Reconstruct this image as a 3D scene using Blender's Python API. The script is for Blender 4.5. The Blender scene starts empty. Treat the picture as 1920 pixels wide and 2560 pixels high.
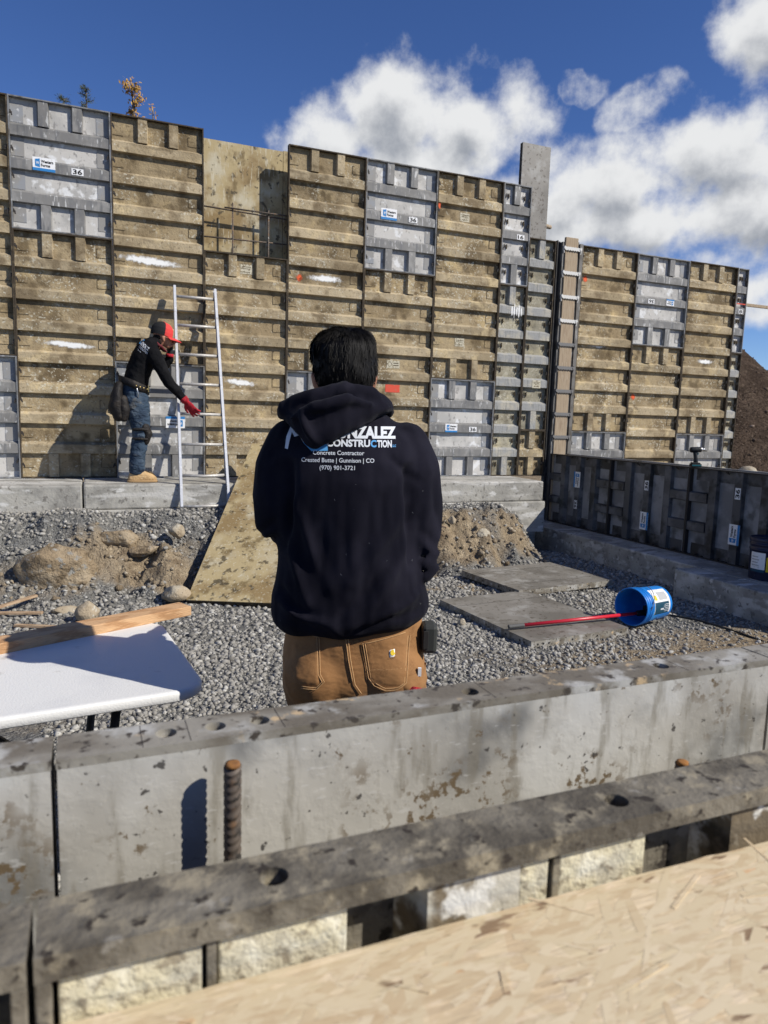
import bpy, bmesh, math, random
import numpy as np
from mathutils import Vector, Matrix, noise as mnoise
from mathutils.bvhtree import BVHTree
R = math.radians
random.seed(7)
RNG = np.random.default_rng(11)
scene = bpy.context.scene
COL = scene.collection

# ---------------------------------------------------------------- camera
YAW, PIT, ROL = .3933, .1321, .0295
CAM = np.array([.6518, -8.0569, .7202])
_fw = np.array([math.sin(YAW)*math.cos(PIT), math.cos(YAW)*math.cos(PIT), -math.sin(PIT)])
_r = np.array([math.cos(YAW), -math.sin(YAW), 0.])
_u = np.cross(_r, _fw)
_r2 = _r*math.cos(ROL)+_u*math.sin(ROL)
_u2 = -_r*math.sin(ROL)+_u*math.cos(ROL)
cd = bpy.data.cameras.new('camera'); cam = bpy.data.objects.new('camera', cd); COL.objects.link(cam)
m = Matrix.Identity(4)
for i in range(3):
    m[i][0] = _r2[i]; m[i][1] = _u2[i]; m[i][2] = -_fw[i]; m[i][3] = CAM[i]
cam.matrix_world = m
cd.sensor_fit = 'VERTICAL'; cd.sensor_height = 36; cd.sensor_width = 27
cd.lens = 1779.6/2560*36
cd.clip_start = .02; cd.clip_end = 3000
cd.dof.use_dof = True; cd.dof.focus_distance = 2.6; cd.dof.aperture_fstop = 8.5
scene.camera = cam

# ---------------------------------------------------------------- sky and sun
SUN = Vector((1.0, -.92, 1.06)).normalized()          # towards the sun
world = bpy.data.worlds.new('World'); scene.world = world; world.use_nodes = True
wt = world.node_tree; wt.nodes.clear()
def wn(t, **k):
    n = wt.nodes.new(t)
    for a, b in k.items(): setattr(n, a, b)
    return n
def group_density():
    g = bpy.data.node_groups.new('cloud_density', 'ShaderNodeTree')
    g.interface.new_socket('Vector', in_out='INPUT', socket_type='NodeSocketVector')
    g.interface.new_socket('Density', in_out='OUTPUT', socket_type='NodeSocketFloat')
    nd, L = g.nodes, g.links
    gi = nd.new('NodeGroupInput'); go = nd.new('NodeGroupOutput')
    def math_(op, a, b=None):
        n = nd.new('ShaderNodeMath'); n.operation = op
        for i, v in enumerate((a, b)):
            if v is None: continue
            if hasattr(v, 'links'): L.new(v, n.inputs[i])
            else: n.inputs[i].default_value = v
        return n.outputs[0]
    # slow warp so that the outlines are not ellipses
    def noise(scale, det, rough, vec, dim='3D'):
        n = nd.new('ShaderNodeTexNoise'); n.noise_dimensions = dim
        n.inputs['Scale'].default_value = scale; n.inputs['Detail'].default_value = det; n.inputs['Roughness'].default_value = rough
        L.new(vec, n.inputs['Vector']); return n
    w = noise(9, 3, .5, gi.outputs[0])
    sub = nd.new('ShaderNodeVectorMath'); sub.operation = 'SUBTRACT'; L.new(w.outputs['Color'], sub.inputs[0]); sub.inputs[1].default_value = (.5, .5, .5)
    sc = nd.new('ShaderNodeVectorMath'); sc.operation = 'SCALE'; L.new(sub.outputs[0], sc.inputs[0]); sc.inputs['Scale'].default_value = .10
    ad = nd.new('ShaderNodeVectorMath'); ad.operation = 'ADD'; L.new(gi.outputs[0], ad.inputs[0]); L.new(sc.outputs[0], ad.inputs[1])
    EL = [(.40, .375, .120, .060), (.31, .355, .075, .045), (.49, .360, .095, .055), (.43, .325, .14, .035),
          (.67, .305, .11, .045), (.79, .315, .10, .050), (.72, .255, .14, .038), (.86, .245, .14, .055),
          (.85, .425, .065, .05), (.93, .40, .10, .06), (.60, .275, .08, .030), (.96, .31, .14, .06), (.62, .395, .030, .016, .0), (.71, .372, .06, .026, .08),
          (.80, .18, .12, .03), (.95, .16, .15, .03),
          (1.35, .35, .22, .07), (2.2, .35, .28, .08), (-2.7, .33, .3, .08),
          (-1.6, .35, .3, .08), (-.7, .42, .2, .07), (.8, .95, .35, .09)]
    cur = None
    for (a, e, ra, re, *cap) in EL:
        s = nd.new('ShaderNodeVectorMath'); s.operation = 'SUBTRACT'; L.new(ad.outputs[0], s.inputs[0]); s.inputs[1].default_value = (a, e, 0)
        q = nd.new('ShaderNodeVectorMath'); q.operation = 'MULTIPLY'; L.new(s.outputs[0], q.inputs[0]); q.inputs[1].default_value = (1/ra, 1/re, 0)
        d = nd.new('ShaderNodeVectorMath'); d.operation = 'LENGTH'; L.new(q.outputs[0], d.inputs[0])
        v = math_('SUBTRACT', 1.0, d.outputs['Value'])
        if cap: v = math_('MINIMUM', v, cap[0])
        if cur is None: cur = v
        else:
            n = nd.new('ShaderNodeMath'); n.operation = 'SMOOTH_MAX'; L.new(cur, n.inputs[0]); L.new(v, n.inputs[1]); n.inputs[2].default_value = .25
            cur = n.outputs[0]
    cur = math_('MAXIMUM', cur, -.9)
    n1 = noise(14, 9, .60, gi.outputs[0])
    n2 = noise(6, 2, .5, gi.outputs[0])
    v = math_('ADD', cur, math_('MULTIPLY', math_('SUBTRACT', n1.outputs['Fac'], .5), 1.9))
    v = math_('ADD', v, math_('MULTIPLY', math_('SUBTRACT', n2.outputs['Fac'], .5), .9))
    L.new(v, go.inputs[0])
    return g
grp = group_density()
tc = wn('ShaderNodeTexCoord'); sep = wn('ShaderNodeSeparateXYZ'); wt.links.new(tc.outputs['Generated'], sep.inputs[0])
def wmath(op, a, b=None, c=None):
    n = wn('ShaderNodeMath', operation=op)
    for i, v in enumerate((a, b, c)):
        if v is None: continue
        if hasattr(v, 'links'): wt.links.new(v, n.inputs[i])
        else: n.inputs[i].default_value = v
    return n.outputs[0]
az = wmath('ARCTAN2', sep.outputs[0], sep.outputs[1]); el = wmath('ARCSINE', sep.outputs[2])
cmb = wn('ShaderNodeCombineXYZ'); wt.links.new(az, cmb.inputs[0]); wt.links.new(el, cmb.inputs[1])
off = wn('ShaderNodeVectorMath', operation='ADD'); wt.links.new(cmb.outputs[0], off.inputs[0]); off.inputs[1].default_value = (.006, .026, 0)
d1 = wn('ShaderNodeGroup'); d1.node_tree = grp; wt.links.new(cmb.outputs[0], d1.inputs[0])
d2 = wn('ShaderNodeGroup'); d2.node_tree = grp; wt.links.new(off.outputs[0], d2.inputs[0])
def smooth(v, lo, hi, a=0., b=1.):
    n = wn('ShaderNodeMapRange'); n.interpolation_type = 'SMOOTHSTEP'
    wt.links.new(v, n.inputs[0]); n.inputs[1].default_value = lo; n.inputs[2].default_value = hi; n.inputs[3].default_value = a; n.inputs[4].default_value = b
    return n.outputs[0]
cover = smooth(d1.outputs[0], -.20, .55)
under = smooth(d2.outputs[0], .20, 1.30)                # a lot of cloud above: grey base
ramp = wn('ShaderNodeMix', data_type='RGBA'); wt.links.new(under, ramp.inputs['Factor'])
ramp.inputs[6].default_value = (.95, .96, .97, 1); ramp.inputs[7].default_value = (.36, .39, .45, 1)
sky = wn('ShaderNodeTexSky', sky_type='NISHITA'); sky.sun_disc = False
sky.sun_elevation = math.asin(SUN.z); sky.sun_rotation = math.atan2(SUN.x, SUN.y)
sky.altitude = 2700; sky.air_density = 1.0; sky.dust_density = .15; sky.ozone_density = 4.0
hs_ = wn('ShaderNodeHueSaturation'); hs_.inputs['Saturation'].default_value = 1.15; hs_.inputs['Hue'].default_value = .512; wt.links.new(sky.outputs[0], hs_.inputs['Color'])
b1 = wn('ShaderNodeBackground'); wt.links.new(hs_.outputs[0], b1.inputs[0]); b1.inputs[1].default_value = .112
b2 = wn('ShaderNodeBackground'); wt.links.new(ramp.outputs[2], b2.inputs[0]); b2.inputs[1].default_value = .80
mx = wn('ShaderNodeMixShader'); wt.links.new(cover, mx.inputs[0]); wt.links.new(b1.outputs[0], mx.inputs[1]); wt.links.new(b2.outputs[0], mx.inputs[2])
wo = wn('ShaderNodeOutputWorld'); wt.links.new(mx.outputs[0], wo.inputs[0])
ld = bpy.data.lights.new('sun', 'SUN'); ld.energy = 5.0; ld.angle = R(.5); ld.color = (1, .95, .86)
lo = bpy.data.objects.new('sun', ld); COL.objects.link(lo); lo.rotation_euler = (-SUN).to_track_quat('-Z', 'Y').to_euler()
scene.view_settings.view_transform = 'Standard'; scene.view_settings.look = 'None'
scene.view_settings.exposure = 0.10; scene.view_settings.gamma = 1.0; scene.view_settings.use_curve_mapping = False
scene.render.engine = 'CYCLES'

# ---------------------------------------------------------------- helpers
class MB:
    """collects faces of one mesh object"""
    def __init__(s): s.v = []; s.f = []
    def add(s, vs, fs):
        o = len(s.v); s.v += [tuple(map(float, p)) for p in vs]; s.f += [tuple(i+o for i in f) for f in fs]; return s
    def box(s, x0, x1, y0, y1, z0, z1):
        return s.add([(x0,y0,z0),(x1,y0,z0),(x1,y1,z0),(x0,y1,z0),(x0,y0,z1),(x1,y0,z1),(x1,y1,z1),(x0,y1,z1)],
                     [(0,3,2,1),(4,5,6,7),(0,1,5,4),(1,2,6,5),(2,3,7,6),(3,0,4,7)])
    def obox(s, c, ax, ay, az_):
        c, ax, ay, az_ = map(Vector, (c, ax, ay, az_)); vs = []
        for k in (-1, 1):
            for (i, j) in ((-1,-1),(1,-1),(1,1),(-1,1)): vs.append(c+ax*i+ay*j+az_*k)
        return s.add(vs, [(0,3,2,1),(4,5,6,7),(0,1,5,4),(1,2,6,5),(2,3,7,6),(3,0,4,7)])
    def loft(s, rings, closed=True, cap=True):
        n = len(rings[0]); o = len(s.v)
        for r in rings: s.v += [tuple(map(float, p)) for p in r]
        for k in range(len(rings)-1):
            for i in range(n if closed else n-1):
                j = (i+1) % n
                s.f.append((o+k*n+i, o+k*n+j, o+(k+1)*n+j, o+(k+1)*n+i))
        if cap and closed:
            s.f.append(tuple(o+i for i in reversed(range(n)))); s.f.append(tuple(o+(len(rings)-1)*n+i for i in range(n)))
        return s
    def limb(s, pts, rad, n=14, ref=(0, 1, 0), caps=True):
        """tube along pts; rad = r or (ra, rb) per point, rb along ref; rounded ends"""
        P = [Vector(p) for p in pts]; RR = [(r, r) if not isinstance(r, (tuple, list)) else r for r in rad]
        if caps:
            d0 = (P[0]-P[1]).normalized(); d1_ = (P[-1]-P[-2]).normalized()
            a, b = RR[0], RR[-1]; ma, mb_ = min(a), min(b)
            P = [P[0]+d0*ma*.85, P[0]+d0*ma*.5]+P+[P[-1]+d1_*mb_*.5, P[-1]+d1_*mb_*.85]
            RR = [(a[0]*.4, a[1]*.4), (a[0]*.83, a[1]*.83)]+RR+[(b[0]*.83, b[1]*.83), (b[0]*.4, b[1]*.4)]
        rings = []; ref = Vector(ref)
        for i, p in enumerate(P):
            t = (P[min(i+1, len(P)-1)]-P[max(i-1, 0)]).normalized()
            a = t.cross(ref)
            if a.length < 1e-3: a = t.cross(Vector((1, 0, .01)))
            a.normalize(); b = a.cross(t).normalized()
            rings.append([p+a*math.cos(q)*RR[i][0]+b*math.sin(q)*RR[i][1] for q in (2*math.pi*k/n for k in range(n))])
        return s.loft(rings)
    def tube(s, p0, p1, r, n=10, r1=None):
        return s.limb([p0, p1], [r, r if r1 is None else r1], n, caps=False, ref=(.31, .95, .05))
    def lathe(s, prof, n=32, origin=(0,0,0), axis=(0,0,1), cap=True):
        ax = Vector(axis).normalized(); a = ax.orthogonal().normalized(); b = ax.cross(a); o = Vector(origin)
        return s.loft([[o+ax*h+(a*math.cos(2*math.pi*k/n)+b*math.sin(2*math.pi*k/n))*r for k in range(n)] for (r, h) in prof], cap=cap)
    def ell(s, c, r, n=14, m_=9):
        c = Vector(c); rings = []
        for i in range(m_):
            t = -math.pi/2*.97+math.pi*.97*i/(m_-1)
            rings.append([(c.x+r[0]*math.cos(t)*math.cos(q), c.y+r[1]*math.cos(t)*math.sin(q), c.z+r[2]*math.sin(t)) for q in (2*math.pi*k/n for k in range(n))])
        return s.loft(rings)
    def mesh(s, name):
        me = bpy.data.meshes.new(name); me.from_pydata(s.v, [], s.f); me.update(); return me
    def build(s, name, mat, parent=None, smooth=False, bevel=0):
        return link(name, s.mesh(name), mat, parent, smooth, bevel)
def link(name, me, mat=None, parent=None, smooth=False, bevel=0):
    o = bpy.data.objects.new(name, me)
    if mat is not None and len(me.materials) == 0: me.materials.append(mat)
    if smooth and len(me.polygons): me.polygons.foreach_set('use_smooth', [True]*len(me.polygons))
    COL.objects.link(o)
    if parent is not None: o.parent = parent
    if bevel:
        b = o.modifiers.new('bevel', 'BEVEL'); b.width = bevel; b.segments = 2; b.limit_method = 'ANGLE'; b.angle_limit = R(40)
    return o
def tag(o, label=None, cat=None, group=None, kind=None):
    if label: o['label'] = label
    if cat: o['category'] = cat
    if group: o['group'] = group
    if kind: o['kind'] = kind
    return o
def thing(name, label, cat, loc=(0,0,0), rotz=0, group=None):
    o = bpy.data.objects.new(name, None); COL.objects.link(o); o.location = loc; o.rotation_euler = (0, 0, rotz)
    o.empty_display_size = .1
    return tag(o, label, cat, group)
def laplace(me, it, lam=.5):
    n = len(me.vertices)
    co = np.empty(n*3); me.vertices.foreach_get('co', co); co = co.reshape(-1, 3)
    e = np.empty(len(me.edges)*2, dtype=np.int64); me.edges.foreach_get('vertices', e); e = e.reshape(-1, 2)
    deg = np.bincount(e.ravel(), minlength=n).astype(float)[:, None]; deg[deg == 0] = 1
    for _ in range(it):
        acc = np.zeros_like(co)
        np.add.at(acc, e[:, 0], co[e[:, 1]]); np.add.at(acc, e[:, 1], co[e[:, 0]])
        co += lam*(acc/deg-co)
    me.vertices.foreach_set('co', co.ravel()); me.update()
def fuse(mb, name, mat, parent=None, voxel=.01, it=6, disp=None):
    """one continuous skin from overlapping lofts"""
    me0 = mb.mesh('tmp'); o = bpy.data.objects.new('tmp', me0); COL.objects.link(o)
    bm = bmesh.new(); bm.from_mesh(me0); bmesh.ops.recalc_face_normals(bm, faces=bm.faces); bm.to_mesh(me0); bm.free()
    r = o.modifiers.new('r', 'REMESH'); r.mode = 'VOXEL'; r.voxel_size = voxel
    dg = bpy.context.evaluated_depsgraph_get(); dg.update()
    me = bpy.data.meshes.new_from_object(o.evaluated_get(dg))
    bpy.data.objects.remove(o); bpy.data.meshes.remove(me0)
    laplace(me, it)
    if disp is not None:
        nrm = [v.normal.copy() for v in me.vertices]
        for v, nn in zip(me.vertices, nrm): v.co += nn*disp(v.co, nn)
        me.update()
    me.name = name; me.materials.clear()
    return link(name, me, mat, parent, True)
def bvh_of(o):
    me = o.data
    return BVHTree.FromPolygons([v.co.copy() for v in me.vertices], [tuple(p.vertices) for p in me.polygons])
def text_mb(s, size=1., bold=0., align='LEFT', shear=0.):
    c = bpy.data.curves.new('t', 'FONT'); c.body = s; c.size = size; c.align_x = align; c.offset = bold; c.resolution_u = 3; c.shear = shear
    o = bpy.data.objects.new('t', c); COL.objects.link(o)
    dg = bpy.context.evaluated_depsgraph_get(); dg.update()
    me = bpy.data.meshes.new_from_object(o.evaluated_get(dg))
    b = MB(); b.v = [tuple(v.co) for v in me.vertices]; b.f = [tuple(p.vertices) for p in me.polygons]
    bpy.data.objects.remove(o); bpy.data.meshes.remove(me); bpy.data.curves.remove(c)
    return b
def fit_text(s, x0, x1, z0, h, y=0., bold=0., mirror=False):
    """flat lettering standing in the XZ plane, stretched to the width x0..x1, cap height h"""
    b = text_mb(s, 1., bold)
    a = np.array(b.v); mn, mxx = a.min(0), a.max(0)
    sx = (x1-x0)/(mxx[0]-mn[0]); sz = h/.69
    b.v = [(x0+(p[0]-mn[0])*sx, y, z0+p[1]*sz) for p in a]
    return b
# value noise for height fields
_T = RNG.random((256, 256))
def vnoise(x, y):
    xi = np.floor(x).astype(int); yi = np.floor(y).astype(int); fx = x-xi; fy = y-yi
    fx = fx*fx*(3-2*fx); fy = fy*fy*(3-2*fy)
    g = lambda a, b: _T[a & 255, b & 255]
    return (g(xi,yi)*(1-fx)+g(xi+1,yi)*fx)*(1-fy)+(g(xi,yi+1)*(1-fx)+g(xi+1,yi+1)*fx)*fy-.5
def fbm(x, y, oct_=4, gain=.5):
    s = 0; a = 1.
    for k in range(oct_): s = s+a*vnoise(x*2**k+17.3*k, y*2**k+5.1*k); a *= gain
    return s
def sstep(t): t = np.clip(t, 0, 1); return t*t*(3-2*t)

# ---------------------------------------------------------------- materials
def pmat(name, base, layers=(), rough=.75, bump=(), metal=0., spec=.3, coord='pos', vary=0., sheen=0., rough_layer=None, emit=None):
    """layers: (colour, dict(t='noise'|'vor'|'wave'|'island'|'objrand'|'attr', s=scale, d=detail, lo, hi, st=(sx,sy,sz), o=offset, a=amount))"""
    mt = bpy.data.materials.new(name); mt.use_nodes = True; nt = mt.node_tree; nd, L = nt.nodes, nt.links
    bs = nd['Principled BSDF']
    geo = nd.new('ShaderNodeNewGeometry'); tcn = nd.new('ShaderNodeTexCoord'); oi = nd.new('ShaderNodeObjectInfo')
    src = geo.outputs['Position'] if coord == 'pos' else tcn.outputs['Object']
    def vec(st, o):
        mp = nd.new('ShaderNodeMapping'); mp.inputs['Scale'].default_value = st; mp.inputs['Location'].default_value = (o, o*.7, o*1.3)
        L.new(src, mp.inputs[0]); return mp.outputs[0]
    def mask(k):
        t = k.get('t', 'noise')
        if t == 'noise':
            n = nd.new('ShaderNodeTexNoise'); n.inputs['Scale'].default_value = k['s']; n.inputs['Detail'].default_value = k.get('d', 4); n.inputs['Roughness'].default_value = k.get('r', .55)
            n.inputs['Distortion'].default_value = k.get('dis', 0)
            L.new(vec(k.get('st', (1,1,1)), k.get('o', 0)), n.inputs['Vector']); out = n.outputs['Fac']
        elif t == 'vor':
            n = nd.new('ShaderNodeTexVoronoi'); n.inputs['Scale'].default_value = k['s']; n.feature = k.get('f', 'F1')
            L.new(vec(k.get('st', (1,1,1)), k.get('o', 0)), n.inputs['Vector'])
            out = n.outputs['Distance']
            if k.get('cell'):
                sp = nd.new('ShaderNodeSeparateColor'); L.new(n.outputs['Color'], sp.inputs[0]); out = sp.outputs[0]
        elif t == 'wave':
            n = nd.new('ShaderNodeTexWave'); n.inputs['Scale'].default_value = k['s']; n.inputs['Distortion'].default_value = k.get('dis', 2); n.inputs['Detail'].default_value = k.get('d', 2); n.bands_direction = k.get('dir', 'X')
            L.new(vec(k.get('st', (1,1,1)), k.get('o', 0)), n.inputs['Vector']); out = n.outputs['Fac']
        elif t == 'island': out = geo.outputs['Random Per Island']
        elif t == 'objrand': out = oi.outputs['Random']
        elif t == 'attr':
            n = nd.new('ShaderNodeAttribute'); n.attribute_name = k['n']; out = n.outputs['Fac']
        r = nd.new('ShaderNodeMapRange'); r.interpolation_type = 'SMOOTHSTEP' if k.get('sm', True) else 'LINEAR'
        L.new(out, r.inputs[0]); r.inputs[1].default_value = k.get('lo', 0); r.inputs[2].default_value = k.get('hi', 1); r.inputs[4].default_value = k.get('a', 1)
        out = r.outputs[0]
        if 'mul' in k:
            mm = nd.new('ShaderNodeMath'); mm.operation = 'MULTIPLY'; L.new(out, mm.inputs[0]); L.new(mask(k['mul']), mm.inputs[1]); out = mm.outputs[0]
        return out
    rgb = nd.new('ShaderNodeRGB'); rgb.outputs[0].default_value = (*base, 1); cur = rgb.outputs[0]
    for (c, k) in layers:
        mixn = nd.new('ShaderNodeMix'); mixn.data_type = 'RGBA'; mixn.inputs[7].default_value = (*c, 1)
        L.new(cur, mixn.inputs[6]); L.new(mask(k), mixn.inputs['Factor']); cur = mixn.outputs[2]
    if vary:
        hs = nd.new('ShaderNodeHueSaturation'); mr = nd.new('ShaderNodeMapRange'); L.new(oi.outputs['Random'], mr.inputs[0]); mr.inputs[3].default_value = 1-vary; mr.inputs[4].default_value = 1+vary
        L.new(mr.outputs[0], hs.inputs['Value']); L.new(cur, hs.inputs['Color']); cur = hs.outputs[0]
    L.new(cur, bs.inputs['Base Color'])
    bs.inputs['Roughness'].default_value = rough; bs.inputs['Metallic'].default_value = metal; bs.inputs['Specular IOR Level'].default_value = spec
    if rough_layer:
        mr = nd.new('ShaderNodeMapRange'); L.new(mask(rough_layer), mr.inputs[0]); mr.inputs[3].default_value = rough; mr.inputs[4].default_value = rough_layer['to']; L.new(mr.outputs[0], bs.inputs['Roughness'])
    if sheen: bs.inputs['Sheen Weight'].default_value = sheen; bs.inputs['Sheen Roughness'].default_value = .5
    prev = None
    for b in bump:
        k = dict(b); dist = k.pop('h')
        bn = nd.new('ShaderNodeBump'); bn.inputs['Distance'].default_value = dist; bn.inputs['Strength'].default_value = k.pop('str', 1.)
        L.new(mask(k), bn.inputs['Height'])
        if prev is not None: L.new(prev, bn.inputs['Normal'])
        prev = bn.outputs[0]
    if prev is not None: L.new(prev, bs.inputs['Normal'])
    return mt
n_ = lambda s, lo=0, hi=1, **k: dict(s=s, lo=lo, hi=hi, **k)
SP = (.55, .52, .42)
def caked(name, a, b, dark):
    return pmat(name, a, [
        (b, n_(2.2, .40, .60, d=5)),
        ((a[0]*1.25, a[1]*1.22, a[2]*1.1), n_(5, .52, .7, d=4, o=3)),
        (dark, n_(4.2, .49, .67, d=3, o=9, a=.75)),
        (dark, dict(t='vor', s=5.5, lo=.30, hi=.10, a=.75, mul=n_(1.6, .46, .54, o=4))),
        ((.10, .073, .04), n_(34, .56, .68, d=4, a=.5)),
        ((.13, .097, .055), n_(7, .52, .72, d=3, o=12, st=(.35, 1, 2.2), a=.5)),
        (SP, n_(48, .56, .64, d=4, o=2, a=.8, mul=n_(3.5, .46, .60, o=1))),
        (SP, n_(14, .61, .72, d=6, o=6, a=.5)),
    ], rough=.9, spec=.15, bump=[n_(70, .3, .7, h=.0016, d=4), n_(12, .35, .65, h=.0018)], vary=.12)
M = {}
M['brown'] = caked('caked_form', (.36, .283, .172), (.26, .198, .116), (.092, .065, .035))
M['brown_rib'] = caked('caked_rib', (.41, .335, .22), (.31, .247, .155), (.15, .11, .064))
M['brown_rail'] = pmat('caked_rail', (.055, .042, .028), [((.13, .10, .06), n_(14, .5, .7)), ((.03, .023, .016), n_(30, .55, .7))], rough=.85, bump=[n_(60, .3, .7, h=.001)])
M['olive'] = caked('caked_narrow_form', (.36, .33, .25), (.28, .255, .19), (.14, .125, .09))
M['olive_rib'] = pmat('narrow_form_rib', (.30, .30, .29), [((.42, .39, .32), n_(6, .45, .65)), ((.2, .2, .19), n_(20, .5, .7, st=(3,3,.3)))], rough=.75, bump=[n_(60, .3, .7, h=.002)])
M['gray_sheet'] = pmat('new_form_sheet', (.52, .50, .465), [((.39, .378, .355), n_(3, .42, .62, d=4)), ((.22, .21, .20), n_(26, .58, .66, d=5, st=(1,1,.6), a=.75)), ((.68, .68, .67), n_(9, .55, .68))], rough=.5, bump=[n_(70, .4, .7, h=.0005)], vary=.08)
M['gray_rib'] = pmat('new_form_rib', (.19, .184, .174), [((.27, .262, .248), n_(5, .45, .62)), ((.15, .15, .15), n_(10, .48, .66, st=(2,2,.35))), ((.60, .60, .58), n_(20, .60, .68, st=(2,2,.4), a=.7)), ((.09, .09, .088), n_(2.5, .56, .70, a=.75))], rough=.5, bump=[n_(60, .4, .7, h=.0004)], vary=.08)
M['gray_rail'] = pmat('new_form_rail', (.20, .205, .21), [((.10, .09, .075), n_(8, .45, .65)), ((.33, .33, .33), n_(22, .58, .7))], rough=.55)
M['plate'] = pmat('new_form_plate', (.27, .26, .244), [((.26, .27, .285), n_(6, .45, .65)), ((.5, .5, .5), n_(18, .6, .7))], rough=.5)
M['pin'] = pmat('pin_steel', (.035, .03, .027), rough=.7)
M['weld'] = pmat('bracket_line', (.075, .055, .03), rough=.9)
M['face_gray'] = pmat('form_face_weathered', (.45, .43, .38), [((.34, .322, .282), n_(3.5, .42, .62, d=5)), ((.52, .51, .47), n_(4, .50, .66, o=4)),
        ((.12, .12, .115), n_(5.0, .54, .70, d=4, o=2.2, a=.85)), ((.20, .18, .14), n_(16, .54, .68, d=5, o=6, st=(2.5, 1, .5), a=.6)), ((.58, .57, .54), n_(170, .63, .68, st=(.3, 1, 1.1), a=.35)),
        ((.13, .092, .05), n_(55, .53, .57, d=8, r=.72, a=.95, mul=n_(5.5, .50, .60, o=1.7, d=3))),
        ((.12, .085, .047), n_(46, .635, .665, d=7, r=.72, o=5, a=.9)), ((.055, .05, .045), n_(70, .66, .70, d=3, o=8, a=.9))],
        rough=.5, spec=.4, bump=[n_(60, .4, .7, h=.0003, d=4)])
M['face_brown'] = pmat('form_face_stained', (.41, .325, .175), [((.25, .175, .08), n_(2.6, .43, .60, d=5)), ((.48, .43, .31), n_(3.2, .5, .7, o=4)),
        ((.15, .105, .045), n_(6, .53, .66, d=6, o=8, st=(1, 1, .7), a=.85)), ((.07, .055, .032), n_(14, .58, .64, d=6, o=3, a=.85)), ((.56, .52, .40), n_(26, .58, .66, st=(1.8, 1.8, .3), a=.55))],
        rough=.7, bump=[n_(50, .35, .7, h=.0005)])
M['flange'] = pmat('form_flange_worn', (.18, .160, .124), [((.088, .076, .058), n_(14, .42, .60, d=6)), ((.26, .225, .16), n_(30, .52, .66, o=3, d=6)), ((.30, .28, .24), n_(34, .61, .68, o=7, d=5, a=.6)), ((.035, .028, .022), n_(60, .58, .66))], rough=.85, bump=[n_(60, .3, .7, h=.0014, d=6)])
M['flange_gray'] = pmat('flange_metal_worn', (.27, .25, .21), [((.15, .13, .10), n_(12, .42, .60, d=6, st=(.5, 1, 1))), ((.40, .39, .36), n_(18, .52, .66, o=3, d=5)), ((.55, .40, .23), n_(30, .58, .66, o=7, d=5, a=.85, mul=n_(5, .5, .58, o=2))), ((.06, .05, .04), n_(60, .57, .66))], rough=.55, bump=[n_(90, .3, .7, h=.0003, d=4)])
M['wash'] = pmat('cement_washed_rib', (.16, .125, .08), [((.50, .47, .39), n_(16, .46, .60, d=6, o=3)), ((.66, .64, .58), n_(30, .54, .64, d=6)), ((.07, .055, .035), n_(22, .56, .66, d=5, o=8))], rough=.9, bump=[n_(90, .3, .7, h=.0008)])
M['panel_dull'] = pmat('dull_form_face', (.215, .20, .175), [((.15, .138, .118), n_(2.6, .44, .62, d=5)), ((.30, .29, .265), n_(5, .52, .68, o=3, d=5)), ((.07, .055, .038), n_(26, .58, .64, d=6, o=5, a=.8))], rough=.45, spec=.4)
M['cream'] = pmat('caked_cement', (.62, .56, .39), [((.50, .46, .35), n_(16, .45, .6)), ((.24, .20, .14), n_(80, .54, .63, d=5, a=.8)), ((.72, .68, .54), n_(30, .55, .7)), ((.27, .20, .09), dict(t='vor', s=9, lo=.34, hi=.2, a=.75, mul=n_(5, .5, .55, o=2.6)))], rough=.95, bump=[n_(150, .3, .7, h=.0009, d=4), n_(40, .3, .7, h=.0009)])
M['concrete'] = pmat('concrete', (.37, .355, .315), [((.25, .24, .215), n_(3, .42, .60, d=6)), ((.48, .465, .43), n_(5, .51, .64, st=(.3, 1, 2.0), o=3, d=5)), ((.15, .14, .125), n_(22, .58, .66, d=5, a=.8)), ((.55, .54, .51), n_(9, .57, .66, st=(.4, 1, 1), o=6, d=5))], rough=.9, bump=[n_(45, .3, .7, h=.0012, d=5), n_(5, .3, .7, h=.004)])
M['ground'] = pmat('gravel_ground', (.20, .195, .18), [((.12, .118, .11), n_(60, .45, .6, d=4)), ((.33, .325, .30), n_(45, .56, .66, d=4, o=3)), ((.30, .235, .155), dict(t='attr', n='dirt')), ((.17, .125, .08), dict(t='noise', s=7, lo=.48, hi=.68, d=6, mul=dict(t='attr', n='dirt'))), ((.42, .34, .23), dict(t='noise', s=11, lo=.52, hi=.72, d=6, o=4, mul=dict(t='attr', n='dirt')))], rough=.97, spec=.1, bump=[n_(60, .3, .7, h=.008, d=4), n_(20, .3, .7, h=.012, d=4)])
M['stone'] = pmat('crushed_stone', (.285, .27, .24), [((.15, .142, .126), dict(t='island', lo=.35, hi=.0)), ((.46, .445, .405), dict(t='island', lo=.72, hi=1.0)), ((.15, .145, .135), n_(90, .5, .65, a=.6))], rough=.9, spec=.2)
M['pile_stone'] = pmat('pile_clod', (.12, .088, .065), [((.07, .05, .037), dict(t='island', lo=.5, hi=0)), ((.24, .19, .15), dict(t='island', lo=.88, hi=1))], rough=1, spec=.05)
M['rock_dirty'] = pmat('dirty_rock', (.27, .205, .13), [((.36, .29, .20), n_(5, .45, .62, d=6)), ((.16, .12, .075), n_(9, .5, .64, d=6, o=3)), ((.30, .29, .26), n_(16, .55, .66, d=5, o=7))], rough=.97, spec=.1, bump=[n_(22, .3, .7, h=.010, d=6), n_(70, .3, .7, h=.003)])
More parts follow.
